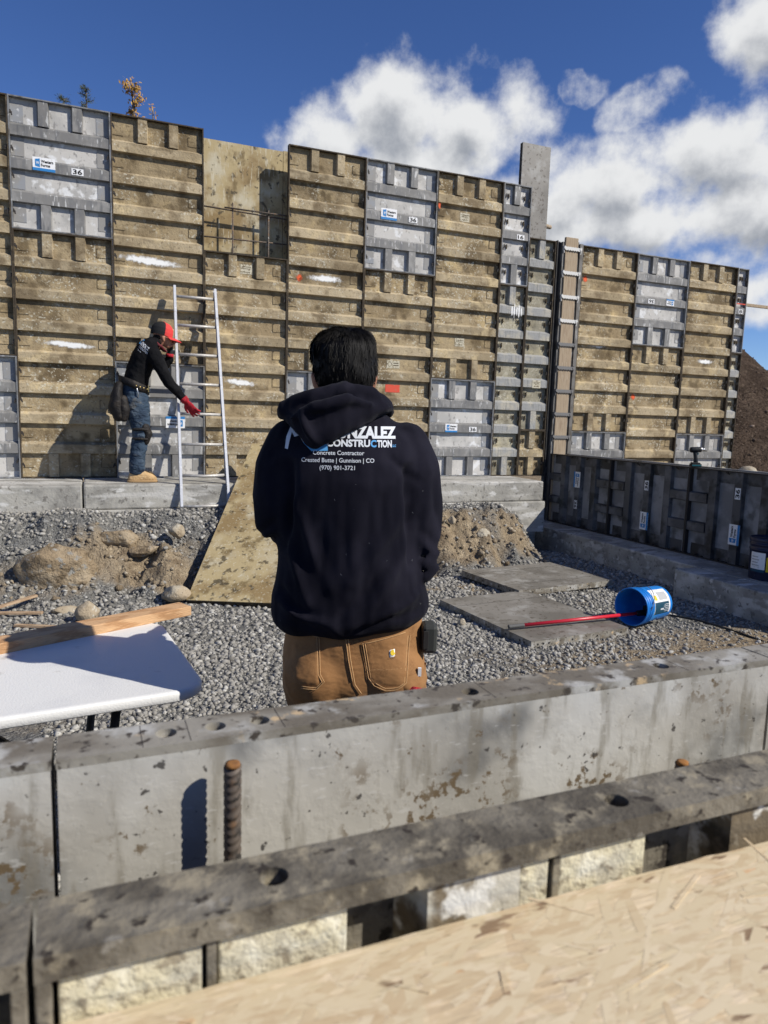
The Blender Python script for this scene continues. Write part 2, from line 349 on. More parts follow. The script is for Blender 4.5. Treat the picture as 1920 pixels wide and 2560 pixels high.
M['clod'] = pmat('dirt_clod', (.30, .24, .165), [((.19, .145, .095), dict(t='island', lo=.4, hi=.0)), ((.42, .36, .27), dict(t='island', lo=.7, hi=1.0))], rough=.97, spec=.1, bump=[n_(80, .3, .7, h=.006)])
M['rock'] = pmat('rock', (.34, .275, .19), [((.40, .36, .28), n_(3.5, .45, .65, d=6)), ((.20, .155, .10), n_(7, .5, .68, d=6, o=3)), ((.48, .45, .38), n_(28, .6, .7)), ((.10, .08, .06), n_(40, .64, .7))], rough=.92, bump=[n_(18, .3, .7, h=.006, d=6), n_(70, .3, .7, h=.0015)])
M['dirt'] = pmat('pile_dirt', (.115, .082, .06), [((.075, .053, .039), n_(1.2, .42, .65, d=7)), ((.17, .125, .09), n_(5, .55, .7, d=6)), ((.25, .2, .16), n_(18, .66, .72, d=3))], rough=1, spec=.05, bump=[n_(3, .3, .7, h=.25, d=7), n_(16, .3, .7, h=.05, d=5)])
M['alu'] = pmat('ladder_aluminium', (.55, .555, .57), [((.72, .72, .72), n_(40, .55, .7, d=4)), ((.45, .43, .40), n_(25, .62, .7))], rough=.38, metal=.25)
M['rung'] = pmat('rung_aluminium', (.42, .40, .37), [((.6, .58, .54), n_(30, .5, .7))], rough=.5, metal=.3)
def wood(name, a, b, c, st=(.6, 9, 9), sc=7):
    return pmat(name, a, [(b, dict(t='wave', s=sc*.35, dis=7, d=3, lo=.35, hi=.9, st=st)), (c, n_(sc*3, .55, .72, d=5, st=st)), (c, dict(t='vor', s=3.1, lo=.11, hi=.03, a=.9, st=(1, 2.2, 2.2))), ((a[0]*1.15, a[1]*1.12, a[2]*1.1), n_(sc*6, .5, .7, st=st))], rough=.7, bump=[n_(sc*6, .3, .7, h=.001, st=st)], coord='obj')
M['lumber'] = wood('fresh_lumber', (.58, .36, .19), (.43, .235, .11), (.30, .15, .065))
M['stick'] = wood('scrap_wood', (.46, .33, .21), (.33, .22, .13), (.2, .13, .08))
M['plank'] = pmat('weathered_plank', (.36, .28, .19), [((.28, .205, .135), n_(14, .45, .66, st=(5, 5, .35))), ((.43, .36, .27), n_(22, .55, .7, st=(5, 5, .3), o=3)), ((.16, .12, .08), n_(30, .64, .72, st=(5, 5, .3)))], rough=.8)
M['soot_sheet'] = pmat('sooty_form_sheet', (.27, .27, .275), [((.17, .17, .175), n_(3, .42, .60, d=5)), ((.06, .06, .06), n_(4, .52, .66, d=5, o=4, a=.8))], rough=.6)  # darker version of the grey form colours, used on the side wall
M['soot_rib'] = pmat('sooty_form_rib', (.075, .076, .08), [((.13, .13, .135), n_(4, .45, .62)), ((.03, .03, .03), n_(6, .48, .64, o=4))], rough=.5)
M['tie'] = pmat('galvanised_tie', (.62, .61, .58), rough=.5)  # upper ties: reflected light painted in as a pale colour
M['tie_dark'] = pmat('tie_dull', (.17, .165, .16), rough=.6)
M['black_steel'] = pmat('black_steel', (.028, .026, .024), [((.06, .055, .05), n_(12, .5, .7))], rough=.6)
M['steel'] = pmat('dull_steel', (.16, .15, .135), [((.09, .08, .065), n_(6, .42, .66)), ((.34, .33, .31), n_(9, .6, .7, o=5, st=(2, 2, .5)))], rough=.55)
M['rebar'] = pmat('rebar', (.13, .105, .085), [((.21, .125, .07), n_(40, .5, .65)), ((.05, .045, .04), n_(70, .5, .65)), ((.30, .28, .25), n_(26, .62, .7))], rough=.65, metal=.3)
M['rust'] = pmat('rust', (.30, .135, .04), [((.16, .075, .03), n_(60, .45, .65))], rough=.9)
M['hole'] = pmat('hole_lining', (.30, .29, .27), [((.12, .10, .08), n_(30, .45, .65))], rough=.35, metal=.6)
M['rusthole'] = pmat('rusty_hole', (.12, .055, .03), [((.05, .03, .02), n_(40, .45, .65))], rough=.8)
M['table'] = pmat('white_plastic', (.72, .715, .69), [((.60, .60, .60), n_(4, .55, .75, d=6, a=.6)), ((.42, .40, .36), n_(9, .64, .74, d=7, a=.6)), ((.35, .34, .32), n_(70, .70, .75, st=(.25, 1.4, 1), a=.7))], rough=.42, bump=[n_(160, .3, .7, h=.0004)])
M['osb'] = pmat('osb_strands', (.60, .49, .31), [
        ((.67, .52, .34), dict(t='vor', s=30, cell=True, lo=.2, hi=.9, st=(.45, 1.4, 1), a=.45)),
        ((.48, .325, .18), dict(t='vor', s=26, cell=True, lo=.62, hi=.95, st=(1.3, .6, 1), o=3, a=.35)),
        ((.73, .60, .42), dict(t='vor', s=34, cell=True, lo=.62, hi=.9, st=(1.3, .45, 1), o=7, a=.5)),
        ((.45, .30, .16), n_(26, .58, .70, d=6, st=(.5, 1.6, 1), a=.5)), ((.36, .24, .13), dict(t='vor', f='DISTANCE_TO_EDGE', s=30, lo=.03, hi=.0, st=(.45, 1.4, 1), a=.13)),
        ((.50, .375, .235), n_(130, .50, .64, d=5, st=(.22, 1.3, 1), a=.4)), ((.70, .57, .40), n_(110, .52, .64, d=4, st=(.5, 1.1, 1), o=4, a=.6)), ((.60, .33, .15), n_(30, .62, .68, d=4, st=(.5, 1.3, 1), o=9, a=.7)),
        ((.20, .12, .065), n_(40, .62, .68, d=4, st=(.4, 1.6, 1), o=5, a=.85))], rough=.8, bump=[dict(t='vor', s=46, cell=True, h=.0012, st=(.35, 1.6, 1)), n_(90, .3, .7, h=.0006, st=(.2, 1.5, 1))])
M['flake'] = pmat('osb_flake', (.60, .49, .315), [((.65, .54, .365), dict(t='island', lo=.45, hi=1.)), ((.535, .41, .25), dict(t='island', lo=.30, hi=.0)), ((.46, .33, .19), n_(150, .50, .66, d=4, st=(.3, 1.2, 1), a=.5)), ((.42, .27, .14), n_(28, .60, .70, d=5, st=(.5, 1.6, 1), a=.5))], rough=.8)
M['ink'] = pmat('stencil_ink', (.13, .12, .13), [((.28, .23, .2), n_(80, .5, .62))], rough=.8)
M['white'] = pmat('sticker_white', (.78, .78, .78), [((.6, .6, .58), n_(30, .58, .7))], rough=.5)
M['spray_white'] = pmat('white_spray_paint', (.72, .72, .70), rough=.8)
M['blue'] = pmat('logo_blue', (.03, .20, .48), rough=.5)
M['sky_blue'] = pmat('print_blue', (.09, .32, .62), rough=.7)
M['black'] = pmat('print_black', (.012, .012, .012), rough=.7)
M['red'] = pmat('red_paint', (.62, .085, .05), [((.3, .2, .12), n_(26, .55, .68))], rough=.8)
M['orange'] = pmat('orange_paint', (.75, .12, .03), rough=.8)
M['old_sticker'] = pmat('peeling_sticker', (.52, .48, .37), [((.25, .21, .14), n_(45, .5, .62, d=5))], rough=.8)
M['print_white'] = pmat('print_white', (.62, .64, .67), rough=.7)
M['hoodie'] = pmat('navy_fleece', (.0070, .0067, .0118), [((.0125, .0118, .019), n_(7, .4, .65, d=3))], rough=.95, spec=.08, bump=[n_(5, .25, .75, h=.016, d=2, st=(1.7, 1.7, .55)), n_(700, .3, .7, h=.0003)], sheen=.03)
M['shirt'] = pmat('black_shirt', (.006, .006, .007), [((.012, .012, .013), n_(7, .4, .7))], rough=.9, spec=.1, bump=[n_(14, .3, .7, h=.006, d=2)])
M['duck'] = pmat('brown_duck_cotton', (.27, .135, .053), [((.33, .175, .075), n_(6, .45, .66, d=4)), ((.19, .092, .036), n_(11, .50, .68, d=4, o=3)), ((.29, .15, .06), n_(400, .45, .6))], rough=.85, spec=.2, bump=[n_(9, .3, .7, h=.004, d=3, st=(1, 1, 1.6))])
M['thread'] = pmat('stitching', (.50, .30, .14), rough=.8)
M['denim'] = pmat('dirty_denim', (.040, .062, .092), [((.075, .10, .13), n_(7, .45, .66, d=5)), ((.03, .045, .07), n_(5, .5, .68, o=4)), ((.15, .145, .13), n_(9, .58, .72, o=7, d=6, a=.7))], rough=.9, spec=.1, bump=[n_(16, .3, .7, h=.009, d=2, st=(1, 1, 1.7))])
M['skin'] = pmat('skin', (.36, .17, .105), [((.28, .12, .075), n_(9, .45, .65))], rough=.55, spec=.35)
M['hair'] = pmat('black_hair', (.0035, .0030, .0030), rough=.62, spec=.14)
M['tan_boot'] = pmat('tan_leather', (.50, .33, .16), [((.38, .24, .11), n_(14, .45, .66)), ((.6, .45, .27), n_(22, .56, .7))], rough=.75, bump=[n_(40, .3, .7, h=.004)])
M['sole'] = pmat('boot_sole', (.36, .23, .11), rough=.85)
M['glove_red'] = pmat('red_glove', (.42, .018, .03), [((.25, .012, .02), n_(30, .45, .65))], rough=.8, bump=[n_(90, .3, .7, h=.003)])
M['glove_black'] = pmat('black_rubber', (.015, .015, .016), [((.05, .05, .05), n_(30, .55, .7))], rough=.65)
M['cap_black'] = pmat('cap_black', (.014, .014, .015), rough=.85)
M['cap_red'] = pmat('cap_red', (.62, .05, .045), rough=.8)
M['bandana'] = pmat('red_bandana', (.12, .015, .02), [((.28, .2, .19), dict(t='vor', s=80, lo=.25, hi=.15))], rough=.85)
M['leather'] = pmat('dark_leather', (.013, .011, .010), [((.03, .024, .019), n_(14, .5, .68))], rough=.65, bump=[n_(40, .3, .7, h=.003)])
M['brass'] = pmat('brass', (.55, .40, .16), rough=.35, metal=.9)
M['bucket_blue'] = pmat('blue_plastic', (.012, .19, .60), [((.02, .26, .68), n_(8, .5, .7)), ((.10, .20, .34), n_(18, .64, .72))], rough=.38, spec=.5, coord='obj')
M['bucket_dark'] = pmat('navy_plastic', (.012, .014, .04), [((.10, .10, .11), n_(22, .64, .72, st=(1, 1, .5)))], rough=.45, spec=.5)
M['label_dark'] = pmat('label_teal', (.012, .06, .10), rough=.5)
M['label_yellow'] = pmat('label_yellow', (.70, .50, .02), rough=.5)
M['label_gray'] = pmat('label_grey', (.42, .43, .43), rough=.5)
M['pole_red'] = pmat('red_pole', (.55, .018, .035), [((.7, .35, .35), n_(26, .68, .72))], rough=.35, spec=.5)
M['rubber'] = pmat('grey_rubber', (.10, .10, .098), rough=.7)
M['tool_black'] = pmat('tool_plastic', (.012, .013, .014), [((.03, .032, .034), n_(20, .5, .7))], rough=.5)
M['tool_teal'] = pmat('tool_teal', (.01, .13, .15), rough=.5)
M['chrome'] = pmat('chuck_metal', (.5, .5, .5), rough=.3, metal=.9)
M['pouch_gray'] = pmat('tape_case', (.038, .040, .037), [((.09, .085, .075), n_(30, .55, .7))], rough=.6)
M['leaf_gold'] = pmat('autumn_leaf', (.36, .20, .045), [((.44, .29, .08), dict(t='island', lo=.5, hi=1)), ((.28, .17, .035), dict(t='island', lo=.3, hi=0))], rough=.7)
M['needle'] = pmat('conifer_needle', (.045, .065, .035), [((.10, .09, .045), dict(t='island', lo=.6, hi=1))], rough=.8)
M['bark'] = pmat('bark', (.16, .13, .10), [((.08, .065, .05), n_(20, .5, .7))], rough=.95)
M['cement_blotch'] = M['spray_white']

def spray_mat(name, col, stretch=1.0):
    mt = bpy.data.materials.new(name); mt.use_nodes = True; nt = mt.node_tree; nd, L = nt.nodes, nt.links
    bs = nd['Principled BSDF']; bs.inputs['Base Color'].default_value = (*col, 1); bs.inputs['Roughness'].default_value = .85
    tcn = nd.new('ShaderNodeTexCoord'); geo = nd.new('ShaderNodeNewGeometry')
    ln = nd.new('ShaderNodeVectorMath'); ln.operation = 'LENGTH'; L.new(tcn.outputs['Object'], ln.inputs[0])
    nz = nd.new('ShaderNodeTexNoise'); nz.inputs['Scale'].default_value = 22; nz.inputs['Detail'].default_value = 5; L.new(geo.outputs['Position'], nz.inputs['Vector'])
    a = nd.new('ShaderNodeMath'); a.operation = 'MULTIPLY_ADD'; L.new(nz.outputs['Fac'], a.inputs[0]); a.inputs[1].default_value = 1.1; L.new(ln.outputs['Value'], a.inputs[2])
    mr = nd.new('ShaderNodeMapRange'); mr.interpolation_type = 'SMOOTHSTEP'; L.new(a.outputs[0], mr.inputs[0]); mr.inputs[1].default_value = 1.5; mr.inputs[2].default_value = .95
    L.new(mr.outputs[0], bs.inputs['Alpha'])
    return mt
M['spray'] = spray_mat('white_spray_mark', (.80, .80, .78)); M['spray_orange'] = spray_mat('orange_spray_mark', (.75, .11, .03))

# ================================================================ ground
FLOOR = -.87
def ground_h(x, y):
    bank_on = np.where(x < 3.2, 1., 0.); k = sstep((x-2.6)/1.0)
    ledge = .14*(1-k)+.30*k+.10*fbm(x*1.3, y*0+3, 3); W = 1.05*(1-k)+.62*k
    d = -.75-y
    top = -.255+.03*fbm(x*2.1, y*2.1, 3)
    t = sstep((d-ledge)/W)
    rough = .24*fbm(x*3.1+4, y*3.1, 5, .6)*np.sin(np.pi*np.clip((d-ledge+.1)/(W+.2), 0, 1))
    fl = -.822-.060*sstep((y+5.4)/1.7)+.022*fbm(x*1.7, y*1.7, 4)
    z = top*(1-t)+fl*t+rough
    e = 1-sstep((x-4.98+.15*fbm(x*4, y*4, 3))/.72)
    z = fl+(z-fl)*e
    # backfilled ground beyond the walls
    out = np.maximum(sstep((y-.45)/.8), sstep((x-7.0)/.8))
    z = z*(1-out)+(-.38+.05*fbm(x*.8, y*.8, 4))*out
    dirt = np.clip(np.sin(np.pi*np.clip((d-ledge-.12*(1-k))/(W-.02), 0, 1))*1.4-.35-.62*(1-k)+1.5*fbm(x*2.3+9, y*2.3, 4), 0, 1)*e
    dirt = np.maximum(dirt, out)
    # trampled brown patch by the blue bucket and the front footing
    tr = np.exp(-(((x-4.6)/1.5)**2+((y+4.6)/.75)**2))*1.3+.9*fbm(x*1.9, y*1.9, 4)-.25
    dirt = np.maximum(dirt, np.clip(tr, 0, .85)*(y < -2.5))
    return z, dirt
def axis(lo, hi, step, far, grow=1.35):
    c = list(np.arange(lo, hi+1e-6, step)); a = []; s = step; p = lo
    while p > -far: s *= grow; p -= s; a.append(p)
    b = []; s = step; p = hi
    while p < far: s *= grow; p += s; b.append(p)
    return np.array(a[::-1]+c+b)
gx = axis(-1.2, 6.6, .027, 900); gy = axis(-7.2, -.7, .027, 900)
GX, GY = np.meshgrid(gx, gy, indexing='xy')
GZ, GD = ground_h(GX, GY)
nx, ny = len(gx), len(gy)
me = bpy.data.meshes.new('ground')
me.vertices.add(nx*ny); me.vertices.foreach_set('co', np.stack([GX, GY, GZ], -1).astype(np.float32).ravel())
ii = (np.arange(ny-1)[:, None]*nx+np.arange(nx-1)[None]).ravel()
q = np.stack([ii, ii+1, ii+nx+1, ii+nx], 1)
me.loops.add(q.size); me.loops.foreach_set('vertex_index', q.ravel().astype(np.int32))
me.polygons.add(len(q)); me.polygons.foreach_set('loop_start', (np.arange(len(q))*4).astype(np.int32)); me.polygons.foreach_set('loop_total', np.full(len(q), 4, np.int32))
me.update(calc_edges=True); at = me.attributes.new('dirt', 'FLOAT', 'POINT'); at.data.foreach_set('value', GD.astype(np.float32).ravel())
tag(link('ground', me, M['ground'], None, True), kind='structure')
def gz(x, y): return float(ground_h(np.array([x]), np.array([y]))[0][0])

ICO = None
def ico():
    bm = bmesh.new(); bmesh.ops.create_icosphere(bm, subdivisions=1, radius=1.0)
    v = np.array([p.co[:] for p in bm.verts]); f = np.array([[p.index for p in q_.verts] for q_ in bm.faces]); bm.free(); return v, f
IV, IF = ico()
def scatter(name, pts, size, mat, flat=.7):
    n = len(pts); K = len(IV)
    jit = 1+RNG.uniform(-.34, .34, (n, K, 1))
    v = IV[None]*jit
    sc = size[:, None, None]*np.stack([RNG.uniform(.75, 1.35, n), RNG.uniform(.65, 1.1, n), RNG.uniform(.5, .95, n)*flat/.7], 1)[:, None, :]
    v = v*sc
    a = RNG.uniform(0, 6.283, n); b = RNG.uniform(-.6, .6, n)
    ca, sa, cb, sb = np.cos(a), np.sin(a), np.cos(b), np.sin(b)
    x, y, z = v[..., 0], v[..., 1], v[..., 2]
    y, z = y*cb[:, None]-z*sb[:, None], y*sb[:, None]+z*cb[:, None]
    x, y = x*ca[:, None]-y*sa[:, None], x*sa[:, None]+y*ca[:, None]
    v = np.stack([x, y, z], -1)+pts[:, None, :]
    f = IF[None]+(np.arange(n)*K)[:, None, None]
    me = bpy.data.meshes.new(name); me.vertices.add(n*K); me.vertices.foreach_set('co', v.astype(np.float32).ravel())
    f = f.reshape(-1, 3).astype(np.int32)
    me.loops.add(f.size); me.loops.foreach_set('vertex_index', f.ravel()); me.polygons.add(len(f))
    me.polygons.foreach_set('loop_start', (np.arange(len(f))*3).astype(np.int32)); me.polygons.foreach_set('loop_total', np.full(len(f), 3, np.int32))
    me.update(calc_edges=True)
    return link(name, me, mat)
# crushed stone over the floor of the pit: denser and sharper near the camera
def stones(n, x0, x1, y0, y1, smin, smax, keep):
    x = RNG.uniform(x0, x1, n); y = RNG.uniform(y0, y1, n); z, d = ground_h(x, y)
    k = keep(x, y, d); x, y, z, d = x[k], y[k], z[k], d[k]
    s = smin+(smax-smin)*RNG.random(len(x))**2.2
    return np.stack([x, y, z+s*.15], 1), s
P1, S1 = stones(36000, .4, 4.6, -7.0, -3.2, .006, .022, lambda x, y, d: RNG.random(len(x)) > d*1.05)
P2, S2 = stones(30000, -.6, 6.3, -3.6, -.76, .005, .026, lambda x, y, d: RNG.random(len(x)) > np.clip(d*1.3, 0, .97))
P3, S3 = stones(7000, 3.6, 6.2, -6.3, -3.2, .006, .02, lambda x, y, d: RNG.random(len(x)) > d*.75)
tag(scatter('gravel', np.concatenate([P1, P2, P3]), np.concatenate([S1, S2, S3]), M['stone']), 'loose grey crushed stone spread over the pit floor', 'gravel', kind='stuff')
P4, S4 = stones(9000, -.6, 5.9, -2.4, -.8, .006, .045, lambda x, y, d: RNG.random(len(x)) < d*.6)
tag(scatter('dirt_clods', P4, S4*RNG.uniform(.5, 1, len(S4)), M['clod']), 'brown dirt clods and pebbles on the cut banks', 'dirt', kind='stuff')
def rock(name, label, c, r, seed, mat=None, sub=4, rz=0., ax=(1, 1, 1), sq=.55):
    bm = bmesh.new(); bmesh.ops.create_icosphere(bm, subdivisions=sub, radius=1.0); rr = random.Random(seed)
    planes = [(Vector((rr.uniform(-1, 1), rr.uniform(-1, 1), rr.uniform(-1, 1))).normalized(), rr.uniform(sq, .92)) for _ in range(11)]
    o = Vector((seed*3.7, seed*1.3, 0))
    for v in bm.verts:
        p = v.co.copy()
        for n, d in planes:
            t = p.dot(n)-d
            if t > 0: p -= n*t*.85
        p += v.co*(.10*mnoise.noise(p*2.2+o)+.045*mnoise.noise(p*6+o))
        v.co = Vector((p.x*r*ax[0], p.y*r*ax[1], p.z*r*ax[2]))
    me = bpy.data.meshes.new(name); bm.to_mesh(me); bm.free()
    ob = link(name, me, mat or M['rock'], None, True); ob.location = c; ob.rotation_euler = (0, 0, rz)
    return tag(ob, label, 'rock')
rock('boulder', 'large tan boulder half buried in the bank below the footing', (.42, -1.60, -.63), .36, 4, M['rock_dirty'], ax=(1.05, .8, .74), rz=.15, sq=.30)
rock('rock', 'blocky tan rock behind the lumber on the white table', (.62, -2.42, -.80), .105, 5, ax=(1.0, .8, .85), rz=.3, sub=3)
rock('rock', 'flat brown rock jutting from the bank right of the boulder', (1.08, -1.40, -.53), .13, 8, M['rock_dirty'], ax=(1.3, .8, .5), sub=4, sq=.3)
rock('rock', 'rounded brown clod of hard dirt above the dark hollow in the bank', (.80, -1.27, -.46), .19, 11, M['rock_dirty'], ax=(1.3, .8, .75), sub=4, sq=.28)
rock('rock', 'pale stone on the gravel left of the ramp near the ladder', (1.37, -1.38, -.37), .075, 13, M['rock'], sub=3)
rock('rock', 'small light stone resting against the corner panel on the gravel', (3.30, -3.33, -.845), .034, 15, sub=3)
rock('rock', 'shadowed stone tucked beside the lower left edge of the ramp', (1.30, -1.98, -.80), .11, 17, ax=(1.2, 1, .7), sub=3)
rock('rock', 'flat tan rock on the gravel left of the blocky rock', (.44, -2.12, -.85), .085, 19, ax=(1.3, .8, .5), sub=3)
rock('rock', 'tan cobble stuck in the mound face right of the man', (4.62, -1.34, -.52), .085, 21, ax=(1, .8, .8), sub=3)
rock('rock', 'pale cobble at the right tip of the dirt mound', (5.28, -1.12, -.62), .075, 23, sub=3)
rock('rock', 'small cobble high on the mound beside the man', (4.25, -1.3, -.36), .05, 25, sub=3)

# ================================================================ concrete footings
def slab(name, label, b, bev=.012, mat='concrete'):
    mb = MB().box(*b); o = mb.build(name, M[mat], None, False, bev)
    return tag(o, label, 'footing')
slab('concrete_footing', 'concrete footing under the left end of the tall form wall', (-3.2, .572, -.76, .36, -.9, -.004), .015)
slab('concrete_footing', 'long concrete footing the worker stands on beneath the form wall', (.586, 5.80, -.745, .36, -.24, 0), .018)
slab('concrete_footing', 'stepped lower concrete block of the footing right of the dirt mound', (.6, 5.82, -.772, .34, -.63, -.243), .015)
slab('concrete_footing', 'low shaded concrete footing under the dark side forms', (6.02, 6.98, -6.4, -.30, -1.0, -.614), .012)
slab('concrete_footing', 'low shaded concrete footing in the corner below the stepped block', (5.2, 9.9, -.297, .5, -1.0, -.617), .012)
slab('concrete_pad', 'square shaded concrete pad carrying the dark paint bucket', (5.745, 6.016, -4.9, -3.0, -1.0, -.616), .014)
slab('concrete_footing', 'buried concrete footing below the nearest form panels', (-3, 5, -7.85, -7.15, -1.2, -.826), .012)

# ================================================================ form panels
_cache = {}
def shared(key, fn):
    if key not in _cache: _cache[key] = fn()
    return _cache[key]
DEP, SH = .063, .051
def rail_mesh(W, H, holes=()):
    b = MB(); t = .012
    b.box(0, t, 0, DEP, 0, H); b.box(W-t, W, 0, DEP, 0, H); b.box(t, W-t, .001, DEP-.001, 0, t)
    if not holes: b.box(t, W-t, .001, DEP-.001, H-t, H)
    return b
def rib_mesh(L, SH=SH):
    pr = [(-.058, SH), (-.051, .007), (.040, .007), (.068, SH)]
    b = MB(); b.loft([[(0, y, z) for z, y in pr], [(L, y, z) for z, y in pr]]); return b.mesh('rib')
def stub_mesh(h, SH=SH):
    pr = [(-.055, SH), (-.043, .009), (.043, .009), (.055, SH)]
    b = MB(); b.loft([[(x, y, 0) for x, y in pr], [(x, y, h) for x, y in pr]]); return b.mesh('stub')
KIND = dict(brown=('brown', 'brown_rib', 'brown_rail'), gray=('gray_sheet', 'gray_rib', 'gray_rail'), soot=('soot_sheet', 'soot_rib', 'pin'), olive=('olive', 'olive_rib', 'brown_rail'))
def panel(label, loc, W, H, kind, rot=None, group='form panels of the walls', name='form_panel', sheet=None, pins=True, rows=None):
    t = thing(name, label, 'form panel', loc, 0, group)
    if rot is not None: t.rotation_euler = rot
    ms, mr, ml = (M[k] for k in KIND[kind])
    if sheet: ms = M[sheet]
    sheet_me = shared(('s', W, H, ms.name), lambda: MB().box(.009, W-.009, SH, DEP-.003, .009, H-.009).mesh('face_sheet'))
    link('face_sheet', sheet_me, ms, t)
    link('frame', shared(('f', W, H, kind), lambda: rail_mesh(W, H).mesh('frame')), ml, t)
    n = max(1, int(round(H/.3048))-1); zs = [.3048*(i+1) for i in range(n)]
    if rows is not None: zs = rows
    for z in zs:
        link('rib', shared(('r', W, kind), lambda: rib_mesh(W-.022)), mr, t).location = (.011, 0, z)
    xs = [W/3, 2*W/3] if W > .6 else ([W/2] if W > .3 else [])
    h0 = zs[0]-.056-.010; h1 = H-.010-zs[-1]-.062
    for x in xs:
        link('stub', shared(('st', round(h0, 3), kind), lambda: stub_mesh(h0)), mr, t).location = (x, 0, .010)
        link('stub', shared(('st', round(h1, 3), kind), lambda: stub_mesh(h1)), mr, t).location = (x, 0, H-.010-h1)
    mids = [zs[0]-.15]+[(a+b)/2+.006 for a, b in zip(zs, zs[1:])]+[zs[-1]+.16]
    if kind in ('gray', 'soot') and W > .3:
        pw = .115 if W > .6 else .05
        pl = shared(('pl', pw, kind), lambda: MB().box(0, pw, SH-.004, SH-.0005, -.085, .085).mesh('backing_plate'))
        for z in mids:
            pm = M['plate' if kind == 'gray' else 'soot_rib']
            link('backing_plate', pl, pm, t).location = (.014, 0, z)
            link('backing_plate', pl, pm, t).location = (W-.014-pw, 0, z)
    if kind not in ('gray', 'soot') and W > .6:
        def br():
            b = MB()
            for z in mids:
                b.box(W-.155, W-.03, SH-.004, SH-.0005, z-.048, z-.044); b.box(W-.155, W-.151, SH-.004, SH-.0005, z-.044, z+.04)
                b.box(W-.155, W-.135, SH-.004, SH-.0005, z+.04, z+.044); b.box(.02, .12, SH-.004, SH-.0005, z-.052, z-.048)
            return b.mesh('bracket_line')
        link('bracket_line', shared(('br', W, H), br), M['weld'], t)['kind'] = 'stuff'
    if pins:
        def pin():
            b = MB(); b.box(.009, .036, .010, .022, -.007, .007); b.obox((.026, .016, 0), (.006, 0, .003), (0, .004, 0), (-.008, 0, .024)); return b.mesh('wedge_pin')
        for i, z in enumerate(mids):
            link('wedge_pin', shared('pin', pin), M['pin'], t).location = (0, 0, z+random.uniform(-.03, .03))
            if W < .6 or i % 2 == 0:
                p = link('wedge_pin', _cache['pin'], M['pin'], t); p.location = (W, 0, z+random.uniform(-.03, .03)); p.scale = (-1, 1, 1)
        if W < .6:
            def lt():
                b = MB(); b.box(-.022, .022, SH-.012, SH-.006, -.006, 0); b.box(-.022, -.016, SH-.012, SH-.006, 0, .03); b.box(.004, .012, SH-.016, SH-.004, -.03, .03); return b.mesh('tie_latch')
            for z in mids:
                for x in (.085, W-.085): link('tie_latch', shared('lt', lt), M['weld'], t).location = (x, 0, z)
    t['W'] = W
    del t['W']
    return t
def sticker(p, kind, x, z, flip=False, y=.002, s=1.):
    if kind == 'logo':
        o = MB().box(-.1*s, .1*s, y, y+.002, -.062*s, .062*s).build('sticker', M['white'], p)
        MB().box(-.1*s, .1*s, y-.001, y-.0002, -.062*s, -.036*s).build('blue_band', M['blue'], o)
        lg = MB(); lg.add([(-.078*s, y-.0012, -.022*s), (-.035*s, y-.0012, -.03*s), (-.035*s, y-.0012, .05*s), (-.078*s, y-.0012, .042*s)], [(0, 1, 2, 3)]); lg.build('emblem', M['blue'], o)
        fit_text('W', -.07*s, -.043*s, -.004*s, .026*s, y-.002, .02).build('emblem_letter', M['white'], o)
        fit_text('Western', -.026*s, .083*s, .014*s, .026*s, y-.0012, .035).build('lettering', M['black'], o)
        fit_text('Forms', -.026*s, .055*s, -.021*s, .026*s, y-.0012, .035).build('lettering', M['black'], o)
    elif kind == 'old':
        o = MB().box(-.065*s, .065*s, y, y+.001, -.05*s, .05*s).build('sticker', M['old_sticker'], p)
        for zz, w in ((.026, .05), (.006, .045), (-.03, .04)): MB().box(-w*s, w*s, y-.001, y-.0003, zz*s-.003, zz*s+.003).build('print_line', M['weld'], o)
    elif kind == 'diamond':
        o = MB().box(-.085*s, .085*s, y, y+.001, -.045*s, .045*s).build('sticker', M['old_sticker'], p)
        d = MB(); a, b, c = .034, .027, -.045
        for k in range(4):
            q0, q1 = [(math.cos(k*math.pi/2+i*math.pi/2), math.sin(k*math.pi/2+i*math.pi/2)) for i in (0, 1)]
            d.add([(c*s+q0[0]*a*s, y-.001, q0[1]*a*s), (c*s+q1[0]*a*s, y-.001, q1[1]*a*s), (c*s+q1[0]*b*s, y-.001, q1[1]*b*s), (c*s+q0[0]*b*s, y-.001, q0[1]*b*s)], [(0, 1, 2, 3)])
        d.build('diamond_mark', M['weld'], o)
        for zz in (.014, -.012): MB().box(.0, .07*s, y-.001, y-.0003, zz*s-.005, zz*s+.005).build('print_line', M['weld'], o)
    elif kind == 'rect':
        o = MB().box(-.095*s, .095*s, y, y+.001, -.046*s, .046*s).build('red_patch', M['red'], p)
    else:
        w = .055 if len(kind) > 1 else .04
        o = MB().box(-w, w, y, y+.002, -.031, .031).build('sticker', M['white'], p)
        h = .042
        fit_text(kind, -w*.78, w*.78, -h/2, h, y-.001, .03).build('lettering', M['black'], o)
    o.location = (x, 0, z)
    if flip: o.rotation_euler = (0, math.pi, 0)
    return o
def spray(p, x, z, w, h, mat='spray', tilt=0., y=SH-.0025):
    o = MB().add([(-1.3, 0, -1.3), (1.3, 0, -1.3), (1.3, 0, 1.3), (-1.3, 0, 1.3)], [(0, 1, 2, 3)]).build('paint_mark', M[mat], p)
    o.location = (x, y, z); o.scale = (w*1.45, 1, h*1.5); o.rotation_euler = (0, tilt, 0)
    return o
W36, W16, H4, H8 = .9144, .4064, 1.2192, 2.4384
e_ = .0012   # joint between panels
def pan(label, x, w, z, h, kind, **k): return panel(label, (x+e_, 0, z+e_), w-2*e_, h-2*e_, kind, **k)
pan('brown caked tall form panel cut by the left picture edge', -W36, W36, H4, H8, 'brown')
